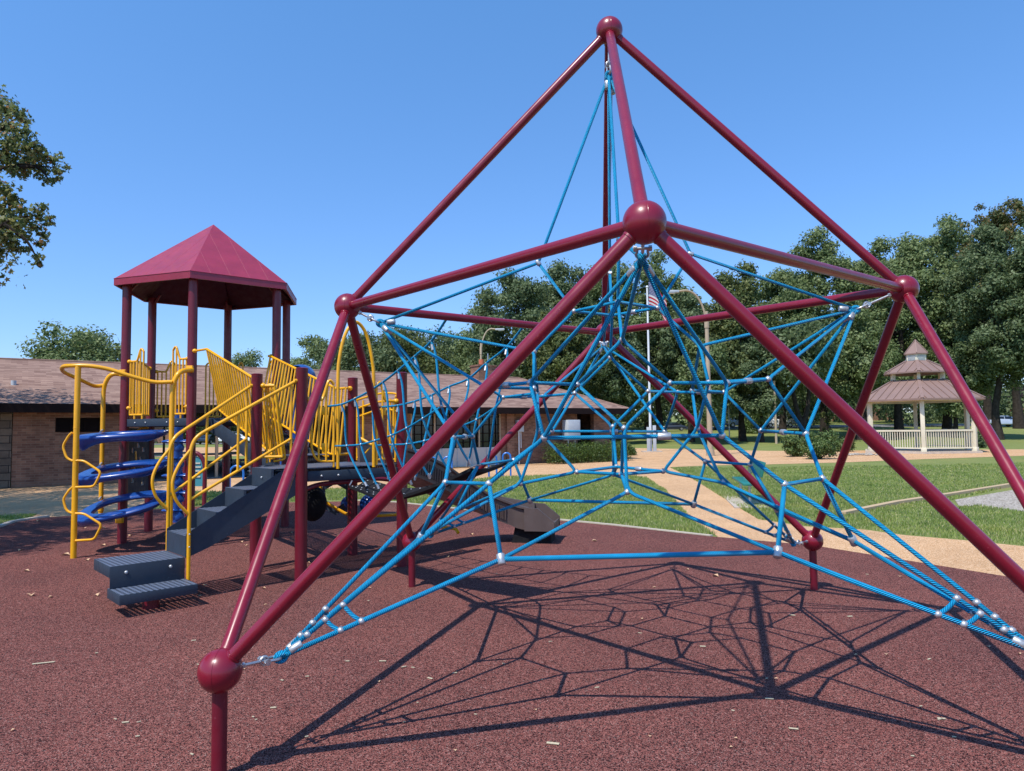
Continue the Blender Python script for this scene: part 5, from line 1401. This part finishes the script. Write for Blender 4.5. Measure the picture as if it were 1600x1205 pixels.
p = at(1216, 670, 90); car((p.x, p.y, ter(p.x, p.y)+.05), 4.0, PI, whitem, 'white van parked far behind the shrubs and slender post', 'parked_van', .5)
p = at(1052, 665, 84); car((p.x, p.y, ter(p.x, p.y)+.05), 2.9, PI*.96, darkcar, 'small dark car under the trees right of the flagpole', 'parked_car')
p = at(327, 690, 88); car((p.x, p.y, .05), 3.6, PI*.5, darkcar, 'dark car with bright roof seen through the breezeway by the tower post', 'parked_car')
p = at(369, 690, 86); car((p.x, p.y, .05), 4.0, .2, whitem, 'white car seen through the breezeway beside the stair rail', 'parked_car')
p = at(1158, 668, 92); car((p.x, p.y, ter(p.x, p.y)+.05), 4.2, 0, silverm, 'pale car half hidden behind the young tree at road', 'parked_car')
# distant houses
for (px, Y, w, h, lab, col) in ((1330, 118, 13, 3.2, 'low brick house beyond the road behind the gazebo', brick), (1640, 112, 14, 3.4, 'tan brick house at the far right beyond the silver sedan', brick), (255, 104, 12, 3, 'low brick house far beyond the breezeway', brick)):
    b = at(px, 660, Y); P = Vector((b.x, b.y, ter(b.x, b.y))); hs = thing('house', lab, 'house', tuple(P))
    m = MB(); m.prism([(P.x-w/2, P.y-4), (P.x+w/2, P.y-4), (P.x+w/2, P.y+4), (P.x-w/2, P.y+4)], P.z-.3, P.z+h); m.build('wall', col, hs, smooth=0)
    m = MB(); z = P.z+h; A1, B1, C1, D1 = (P.x-w/2-.5, P.y-4.5, z), (P.x+w/2+.5, P.y-4.5, z), (P.x+w/2+.5, P.y+4.5, z), (P.x-w/2-.5, P.y+4.5, z); R1, R2 = (P.x-w/2+3, P.y, z+2), (P.x+w/2-3, P.y, z+2)
    m.poly([A1, B1, R2, R1]); m.poly([C1, D1, R1, R2]); m.poly([B1, C1, R2]); m.poly([D1, A1, R1]); m.poly([D1, C1, B1, A1]); m.build('roof', darkbrown, hs, smooth=0)
    for i in (-.3, 0, .3):
        m = MB(); m.abox(P.x+w*i-.6, P.x+w*i+.6, P.y-4.05, P.y-4.0, P.z+1, P.z+2.3); m.build('window', glassm, hs, smooth=0)
# ================================================================== TREES AND SHRUBS
def leafcloud(centres, radii, n, size, rg, flat=.75, five=False, shell=.55):
    """n leaf-sized faces spread through clump volumes"""
    centres = np.array(centres); radii = np.array(radii); w = radii**2; w = w/w.sum()
    idx = rg.choice(len(centres), n, p=w); d = rg.normal(size=(n, 3)); d /= np.linalg.norm(d, axis=1)[:, None]
    rr = radii[idx]*(shell+(1.06-shell)*rg.uniform(0, 1, n)**.6); rr *= np.clip(1+.22*rg.normal(size=n), .3, 1.28)
    c = centres[idx]+d*rr[:, None]*np.array([1, 1, flat])
    nrm = d*np.array([1, 1, .8])+rg.normal(size=(n, 3))*.55+np.array([0, 0, .35]); nrm /= np.linalg.norm(nrm, axis=1)[:, None]
    a = np.cross(nrm, rg.normal(size=(n, 3))); a /= np.linalg.norm(a, axis=1)[:, None]; b = np.cross(nrm, a)
    s = size*rg.uniform(.6, 1.3, n)[:, None]
    if five:
        # lobed leaf: seven corner outline
        angs = np.array([-.5, -.28, .0, .28, .5, .72, 1.28])*PI; rad_ = np.array([1.0, .5, 1.0, .55, 1.15, .55, .55]); angs = np.array([-150, -95, -50, 0, 50, 95, 150, 180])/180*PI; rad_ = np.array([.75, .45, .95, .5, .5, .95, .45, .5])
        angs = np.array([0, 28, 62, 95, 130, 180, 230, 265, 298, 332])/180*PI; rad_ = np.array([1.1, .5, .95, .42, .7, .35, .7, .42, .95, .5])
        V = c[:, None, :]+(a*s)[:, None, :]*(np.cos(angs)*rad_)[None, :, None]+(b*s)[:, None, :]*(np.sin(angs)*rad_)[None, :, None]+nrm[:, None, :]*(s[:, None, :]*.15*rg.normal(size=(n, len(angs), 1)))
        k = len(angs)
    else:
        V = np.stack([c-a*s, c-b*s*.55+nrm*s*.12, c+a*s, c+b*s*.55+nrm*s*.12], 1); k = 4
    return V.reshape(-1, 3), np.arange(n*k).reshape(n, k)
def limbs(m, base, h, centres, r0, rg, nl=9, fork=.4):
    """tapered trunk and limbs reaching to clump centres"""
    base = Vector(base); top = base+Vector((rg.normal()*.25, rg.normal()*.25, h)); P = [base-Z3*.2]
    for i in range(1, 7):
        t = i/6; P.append(base.lerp(top, t)+Vector((rg.normal()*.10*r0*6, rg.normal()*.10*r0*6, 0))*(t*(1-t)*4))
    rs_ = [r0*1.35]+[r0*(1-.82*i/6) for i in range(1, 7)]; m.tube(spline(P, 3), list(np.interp(np.linspace(0, 6, len(spline(P, 3))), range(7), rs_)), 9)
    for c in rg.permutation(len(centres))[:nl]:
        c = Vector(centres[c]); t = fork+(1-fork)*rg.uniform(0, .8)*min(1, max(.1, (c.z-base.z)/h)); s = base.lerp(top, min(.95, t)); mid = s.lerp(c, .5)+Vector((0, 0, .12*(c-s).length)); r = r0*(1-.8*t)*.6
        m.tube(spline([s, mid, c], 4), list(np.linspace(r, r*.18, 9)), 6)
def tree(px, Y, ytop, wpx, mat, label, seed, n=9000, leaf=.26, base_z=None, crown0=.16, dark=False, group='trees of the wood beyond the park', name='shade_tree', trunk=None, cl=95, sx=None):
    rg = np.random.default_rng(seed); b = at(px, 660, Y); gz_ = ter(b.x, b.y); P = Vector((b.x, b.y, gz_)); top = at(px, ytop, Y).z
    R = wpx/2*Y/FPX*1.16; Hh = top-gz_; z0 = gz_+Hh*crown0; cz = (z0+top)/2; hz = (top-z0)/2
    cen = []; rad_ = []
    while len(cen) < cl:
        d = rg.normal(size=3); d /= np.linalg.norm(d); f = rg.uniform(.35, .93)**.6; r = R*rg.uniform(.13, .30)*(1.15 if len(cen) < 12 else 1)
        sh = 1.0 if d[2] < 0 else (1-.18*d[2])
        c = np.array([P.x, P.y, cz])+d*f*np.array([R*.93*sh, R*.93*sh, hz*.95]); 
        if c[2]+r*.75 > top: c[2] = top-r*.75
        cen.append(c); rad_.append(r)
    V, F = leafcloud(cen, rad_, int(n*3.0), leaf*.62, rg, .8, False, .3)
    t = thing(name, label, 'tree', tuple(P), group)
    raw_mesh('crown', V, F, mat, t)
    m = MB(); limbs(m, P, Hh*.72, cen, trunk or max(.16, Hh*.018), rg, 8); m.build('trunk', barkm, t, smooth=60)
    return t
D_, M_, Y_, O_ = leaf_dark, leaf_mid, leaf_yel, leaf_org
TREES = [
 (118, 46, 503, 152, M_, 'broad green tree rising alone behind the left end of the brown roof', 9000, .19, .18),
 (380, 95, 543, 80, M_, 'small rounded far tree seen between the tower posts', 5000, .26, .1),
 (498, 76, 519, 112, M_, 'grey green tree right of the tower at the start of the wood', 8000, .25, .1),
 (562, 70, 510, 140, D_, 'dark tree directly behind the yellow entry arch', 9000, .25, .1),
 (632, 72, 503, 140, Y_, 'olive tree with paler top beside the upper left maroon ball', 9000, .24, .1),
 (700, 82, 508, 130, D_, 'low dark tree left of the far street lamp', 7000, .26, .1),
 (762, 72, 470, 110, M_, 'mid green tree behind the far street lamp and chimney', 9000, .25, .08),
 (808, 62, 402, 140, D_, 'tall dark tree whose top meets the left maroon cross tube', 13000, .23, .10),
 (880, 66, 398, 120, D_, 'tall dark tree left of the central vertical tube', 12000, .24, .12),
 (872, 58, 455, 100, Y_, 'olive green tree standing low in front of the tall dark pair', 9000, .21, .12),
 (958, 70, 382, 120, M_, 'tall mid green tree behind the central maroon ball', 12000, .25, .12),
 (1030, 66, 385, 110, M_, 'tall green tree behind the flag', 11000, .24, .14),
 (1080, 62, 438, 90, D_, 'dark lower tree between the flag and the tall lamp', 9000, .23, .12),
 (1160, 62, 404, 110, Y_, 'yellowish tree just right of the tall lamp top', 11000, .23, .14),
 (1222, 74, 398, 100, M_, 'green tree behind the right maroon cross tube', 9000, .26, .12),
 (1288, 68, 353, 118, M_, 'tall tree with open pointed top left of the long maroon tube', 13000, .24, .14),
 (1352, 78, 378, 100, D_, 'dark tree in the dip left of the right maroon ball', 9000, .26, .12),
 (1405, 66, 341, 120, M_, 'tall tree directly above the right maroon ball', 13000, .24, .14),
 (1478, 66, 330, 120, M_, 'tall dense tree above the gazebo roof', 13000, .24, .14),
 (1546, 84, 311, 96, O_, 'orange tinted treetop poking above the wood near right edge', 7000, .27, .3),
 (1592, 80, 302, 90, O_, 'turning orange green tree at the top right corner of the wood', 9000, .26, .3),
 (1560, 60, 350, 130, D_, 'big dark shade tree over the silver sedan at far right', 15000, .22, .16),
 (1640, 58, 330, 130, D_, 'dark tree beyond the right edge of the view', 9000, .22, .14),
 (1120, 86, 470, 130, D_, 'dark tree deep in the wood behind the tall lamp', 7000, .28, .0),
 (1010, 92, 480, 130, D_, 'dark tree deep in the wood behind the flagpole', 7000, .28, .0),
 (1260, 88, 440, 150, D_, 'dark tree deep in the wood behind the slender post', 7000, .28, .0),
 (1440, 90, 420, 160, D_, 'dark tree deep in the wood behind the gazebo', 8000, .28, .0),
 (920, 92, 470, 120, D_, 'dark tree deep in the wood left of the flagpole', 7000, .28, .0),
 (660, 96, 540, 150, D_, 'low dark tree far behind the brown roof ridge', 6000, .28, .06),
 (1340, 62, 470, 110, M_, 'mid height green tree left of the gazebo cupola', 9000, .22, .14),
 (1190, 60, 500, 90, D_, 'low dark tree above the shrubs between two lamps', 8000, .21, .12),
 (1100, 58, 520, 80, M_, 'low green tree just behind the tall lamp pole', 7000, .21, .12),
 (968, 60, 500, 90, D_, 'dark tree with bare grey trunk right of the building end', 8000, .21, .18),
 (1490, 64, 480, 100, M_, 'lower green tree right of the gazebo roof', 9000, .22, .12),
 (310, 100, 622, 90, D_, 'dark far tree seen through the breezeway behind the cars', 4000, .28, .05),
 (220, 102, 620, 90, D_, 'dark far tree seen through the breezeway nearest the left wall', 4000, .28, .05),
 (420, 100, 615, 90, D_, 'dark far tree seen through the breezeway at its right side', 4000, .28, .05),
]
for i, (px, Y, yt, w, mt, lab, n_, lf, c0_) in enumerate(TREES): tree(px, Y, yt, w, mt, lab, 100+i, n_, lf, crown0=c0_)
# two-stemmed dark trunk by the shrubs
P = at(1254, 665, 60); P = Vector((P.x, P.y, ter(P.x, P.y))); rg = np.random.default_rng(9)
t = thing('forked_tree', 'tree with forked dark trunk above the round shrubs', 'tree', tuple(P), 'trees of the wood beyond the park')
cen = [(P.x+rg.normal()*2.2, P.y+rg.normal()*2, P.z+rg.uniform(5.4, 9)) for _ in range(22)]
V, F = leafcloud(cen, [1.3]*22, 7000, .2, rg); raw_mesh('crown', V, F, leaf_dark, t)
m = MB()
for s in (-1, 1): m.tube(spline([P-Z3*.2, P+Z3*1.2, P+Vector((.5*s, 0, 3)), P+Vector((1.0*s, .2, 7))], 4), list(np.linspace(.34, .12, 13)), 10)
m.build('trunk', barkm, t)
# near maple at the left, branches reaching into view
def maple():
    rg = np.random.default_rng(21); P = Vector((-15.5, 12.2, 0)); t = thing('maple_tree', 'maple branches with reddening leaves reaching in at top left', 'tree', tuple(P))
    cl = [(10, 172, 20), (-5, 160, 24), (26, 178, 16), (37, 188, 12), (12, 198, 22), (38, 208, 17), (20, 225, 24), (45, 232, 20), (60, 232, 13), (55, 252, 17), (72, 246, 13), (84, 252, 10), (92, 246, 8), (98, 262, 9), (90, 268, 8), (68, 266, 14), (40, 258, 18), (15, 255, 22), (5, 240, 22), (82, 282, 9), (72, 284, 8), (38, 270, 12), (22, 268, 12), (60, 276, 8), (92, 278, 6),
          (8, 300, 20), (20, 310, 15), (5, 325, 22), (30, 325, 12), (15, 345, 22), (40, 342, 12), (58, 330, 13), (66, 325, 9), (70, 345, 10), (78, 348, 7), (55, 355, 13), (35, 365, 16), (10, 372, 20), (68, 368, 10), (62, 380, 9), (22, 388, 12), (44, 392, 8), (56, 402, 8), (60, 412, 7), (66, 403, 5), (2, 392, 10), (28, 352, 14), (80, 340, 6)]
    cen = []; rr_ = []
    for x, y, r in cl:
        Y = 14.2+rg.normal()*.35; p = at(x, y, Y); cen.append(tuple(p)); rr_.append(r*Y/FPX)
    V, F = leafcloud(cen, rr_, 3500, .058, rg, .9, True, .1); raw_mesh('branch_leaves', V, F, leaf_maple, t)
    cen2 = []
    for i in range(120):
        if i == 95: pass
        d = rg.normal(size=3); d /= np.linalg.norm(d); c = Vector((-12.6, 10.2, 7.8))+Vector(d*np.array([4.6, 6.6, 3.0]))*rg.uniform(.3, 1)
        q_ = proj(c)
        if q_[0]+1300/c.y > -10: c.x -= (q_[0]+1300/c.y+15)*c.y/FPX
        if not (c.x > -13.2 and c.y > 9.3 and c.z > 6.2): cen2.append(tuple(c))
    cr2 = [.95]*len(cen2)
    for i in range(62):  # unseen leaf clumps added back along the sun ray to shade the mat
        u, w = rg.uniform(), rg.uniform(); x = 175*(u**1.3)-40*(1-u); y = 778+(95-38*u)*w
        P_ = gd(x, y); z = rg.uniform(5.0, 7.6); cen2.append((P_.x-.366*z, P_.y-.468*z, z)); cr2.append(rg.uniform(.28, .55))
    for i in range(80):  # more unseen clumps, added to cast shade on the path
        P_ = gd(rg.uniform(-80, 235), rg.uniform(766, 808)); z = rg.uniform(5.8, 8.5); cen2.append((P_.x-.366*z, P_.y-.468*z, z)); cr2.append(rg.uniform(.35, .8))
    for i in range(34): cen2.append((rg.uniform(-20, -13.5), rg.uniform(16, 19.5), rg.uniform(6.3, 9.5)))  # out-of-view clumps added to shade the left end of the building wall
    cr2 += [.95]*34
    V, F = leafcloud(cen2, cr2, 40000, .085, rg, .8, True, .2); raw_mesh('crown', V, F, leaf_maple, t)
    m = MB(); limbs(m, P, 8.5, cen2, .27, rg, 26, .3)
    m.build('trunk', barkm, t, smooth=60)
    m = MB()
    for a, b, c in (((-60, 330), (5, 262), (88, 262)), ((-50, 300), (10, 230), (45, 200)), ((-60, 420), (5, 350), (66, 335)), ((5, 350), (40, 375), (60, 408)), ((-40, 250), (5, 200), (30, 182)), ((20, 262), (60, 262), (78, 284))):
        m.tube(spline([at(*a, 14), at(*b, 14.1), at(*c, 14.2)], 6), list(np.linspace(.05, .008, 13)), 6)
    m.tube(spline([P+Z3*4.5, at(-150, 380, 13.5), at(-60, 330, 14)], 5), list(np.linspace(.11, .05, 11)), 8); m.tube(spline([P+Z3*5.5, at(-150, 330, 13.5), at(-50, 300, 14)], 5), list(np.linspace(.1, .05, 11)), 8); m.tube(spline([P+Z3*4, at(-160, 470, 13.5), at(-60, 420, 14)], 5), list(np.linspace(.1, .05, 11)), 8)
    m.build('bough', barkm, t)
maple()
rg = np.random.default_rng(77); cen = []; rr_ = []
for i in range(1000):
    x = rg.uniform(-85, 190); y = rg.uniform(99, 116); z = ter(x, y)+rg.uniform(.2, 9.5)*(.75+.25*math.sin(x*.13)); cen.append((x, y, z)); rr_.append(rg.uniform(1.3, 2.6))
V, F = leafcloud(cen, rr_, 110000, .34, rg, .85, False, .4)
tag(raw_mesh('far_wood', V, F, leaf_dark), 'dark mass of far woodland beyond the road', 'woodland', kind='stuff')
# shrubs
def shrub(px, ybase, ytop, wpx, label, seed, mat=shrubm, n=5000, size=.05, cat='shrub', name='shrub', group='shrubs by the gazebo'):
    rg = np.random.default_rng(seed); b = gd(px, ybase); R = wpx/2*b.y/FPX; P = Vector((b.x, b.y+R*.6, 0)); h = at(px, ytop, P.y).z
    cen = []; rr_ = []
    for i in range(22): a = rg.uniform(0, 6.28); f = rg.uniform(0, .75)**.5; r = min(h*.34, R*.38)*rg.uniform(.7, 1.15); cen.append((P.x+R*f*math.cos(a)*.8, P.y+R*f*math.sin(a)*.7, r*.6+rg.uniform(0, max(.05, h-1.6*r)))); rr_.append(r)
    V, F = leafcloud(cen, rr_, n, size, rg, 1., False, .3); t = thing(name, label, cat, tuple(P), group); raw_mesh('foliage', V, F, mat, t)
    m = MB()
    for c in cen[:8]: m.tube([(P.x, P.y, -.03), (P.x*.6+c[0]*.4, P.y*.6+c[1]*.4, c[2]*.5), c], [.03, .02, .008], 6)
    m.build('stem', barkm, t)
shrub(1245, 714, 678, 44, 'low yellow green shrub left of the gazebo at the path edge', 1)
shrub(1288, 718, 671, 60, 'large rounded shrub nearest the left gazebo post', 2, n=7000)
shrub(1322, 706, 682, 40, 'small shrub tucked behind the large one beside the gazebo', 3)
shrub(1182, 688, 628, 42, 'tall leafy young bush on the lawn right of the tall lamp', 4, n=6000, size=.09, group='young trees on the lawn', cat='bush', name='bush')
shrub(1297, 690, 640, 20, 'thin yellowish sapling behind the shrubs', 5, leaf_yel, 1200, .07, 'sapling', 'sapling', 'young trees on the lawn')
shrub(968, 716, 650, 30, 'ragged orange tipped bush at the right end of the building', 6, leaf_org, 2500, .07, 'bush', 'bush', 'bushes at the building')
shrub(985, 712, 690, 22, 'small low bush between building corner and flagpole', 8, shrubm, 1600, .06, 'bush', 'bush', 'bushes at the building')
shrub(1535, 700, 668, 26, 'dark little bush right of the gazebo post', 11, leaf_dark, 2500, .07, 'bush', 'bush', 'shrubs by the gazebo')
# clipped hedge
P = bp(bs(897), -.95, 0); rg = np.random.default_rng(31); hd_ = thing('hedge', 'clipped dark green hedge in front of the building end', 'hedge', tuple(P))
x0 = bs(842); x1 = bs(950); cen = []
hh = at(897, 690, P.y).z
for x in np.linspace(x0, x1, 15):
    for yy in (-.3, .25):
        for z in (.28, .62): q_ = bp(x+rg.normal()*.05, -.95+yy+rg.normal()*.05, z*hh/.95); cen.append(tuple(q_))
V, F = leafcloud(cen, [.31]*len(cen), 16000, .03, rg, 1., False, .55); raw_mesh('foliage', V, F, hedgem, hd_)
m = MB()
for c in cen[::4]: m.tube([(c[0], c[1], -.03), (c[0], c[1], c[2])], [.025, .01], 6)
m.build('stem', barkm, hd_)
# litter on the rubber: dry leaves and chips
GL = 'fallen leaves scattered on the rubber surface'; GCp = 'pale wood chips scattered on the rubber surface'
spots = [(103, 868, 10), (41, 893, 7), (49, 931, 10), (79, 934, 6), (150, 931, 9), (136, 876, 7), (161, 853, 7), (204, 838, 7), (161, 826, 6), (32, 861, 7), (132, 826, 6), (60, 815, 6), (378, 920, 8), (412, 920, 6), (384, 853, 6), (377, 848, 6), (806, 1007, 0), (630, 873, 6), (737, 836, 8), (798, 869, 6), (833, 848, 6), (1118, 901, 10), (928, 846, 8), (700, 871, 6), (578, 920, 5), (1185, 899, 5), (455, 833, 5), (528, 838, 5)]
rg2 = random.Random(3)
for i in range(22): spots.append((rg2.uniform(0, 1600), rg2.uniform(870, 1195), 5))
for (x, y, s) in spots:
    if s == 0: continue
    P = gd(x, y); P.z = .004; d = (P-EYEP).length; L = s*1.0*d/FPX/1.6; a = rg2.uniform(0, 6.28); m = MB(); k = 8; pts = []
    for i in range(k): an = a+2*PI*i/k; r = L*(1.0 if i % 2 == 0 else .62)*(1 if i in (0, 1, 7) else .8)*rg2.uniform(.8, 1.2); pts.append(P+Vector((r*math.cos(an), r*math.sin(an)*.9, .002+abs(math.sin(an-a))*L*.45)))
    m.v = [P+Z3*.004]+pts
    for i in range(k): m.face((0, 1+i, 1+(i+1) % k))
    tag(m.build('fallen_leaf', dryleaf, org=tuple(P), smooth=0), 'small dry curled leaf lying on the red rubber surface', 'leaf', GL)
chips = [(1098, 1011, 8, 3), (1000, 990, 6, 1), (441, 1064, 5, 2), (196, 1130, 8, 2.5), (864, 1163, 18, 5), (68, 1037, 24, 3), (598, 1034, 10, 2.5), (631, 1043, 7, 2), (1202, 1093, 11, 3), (1240, 1140, 12, 3), (1471, 1124, 9, 3), (1469, 1125, 7, 2), (480, 1058, 5, 2), (543, 1034, 6, 2), (1238, 962, 8, 2.5), (1328, 964, 7, 3), (1452, 1031, 6, 2), (427, 1107, 8, 3), (300, 1180, 6, 2), (672, 1061, 9, 3)]
for i in range(34): chips.append((rg2.uniform(0, 1600), rg2.uniform(860, 1200), rg2.uniform(2.5, 6.5), rg2.uniform(1, 2.3)))
for (x, y, l, w_) in chips:
    P = gd(x, y); P.z = .004; d = (P-EYEP).length; a = rg2.uniform(-.6, .6); ax = Vector((math.cos(a), math.sin(a), 0)); m = MB()
    m.box(P+Z3*.0015, ax, Z3.cross(ax), Z3, l/2*d/FPX, w_/2*d/FPX, .0018, .0006 if l > 8 else 0); tag(m.build('wood_chip', chipm, org=tuple(P), smooth=0), 'pale splinter of wood chip lying on the red rubber surface', 'wood chip', GCp)
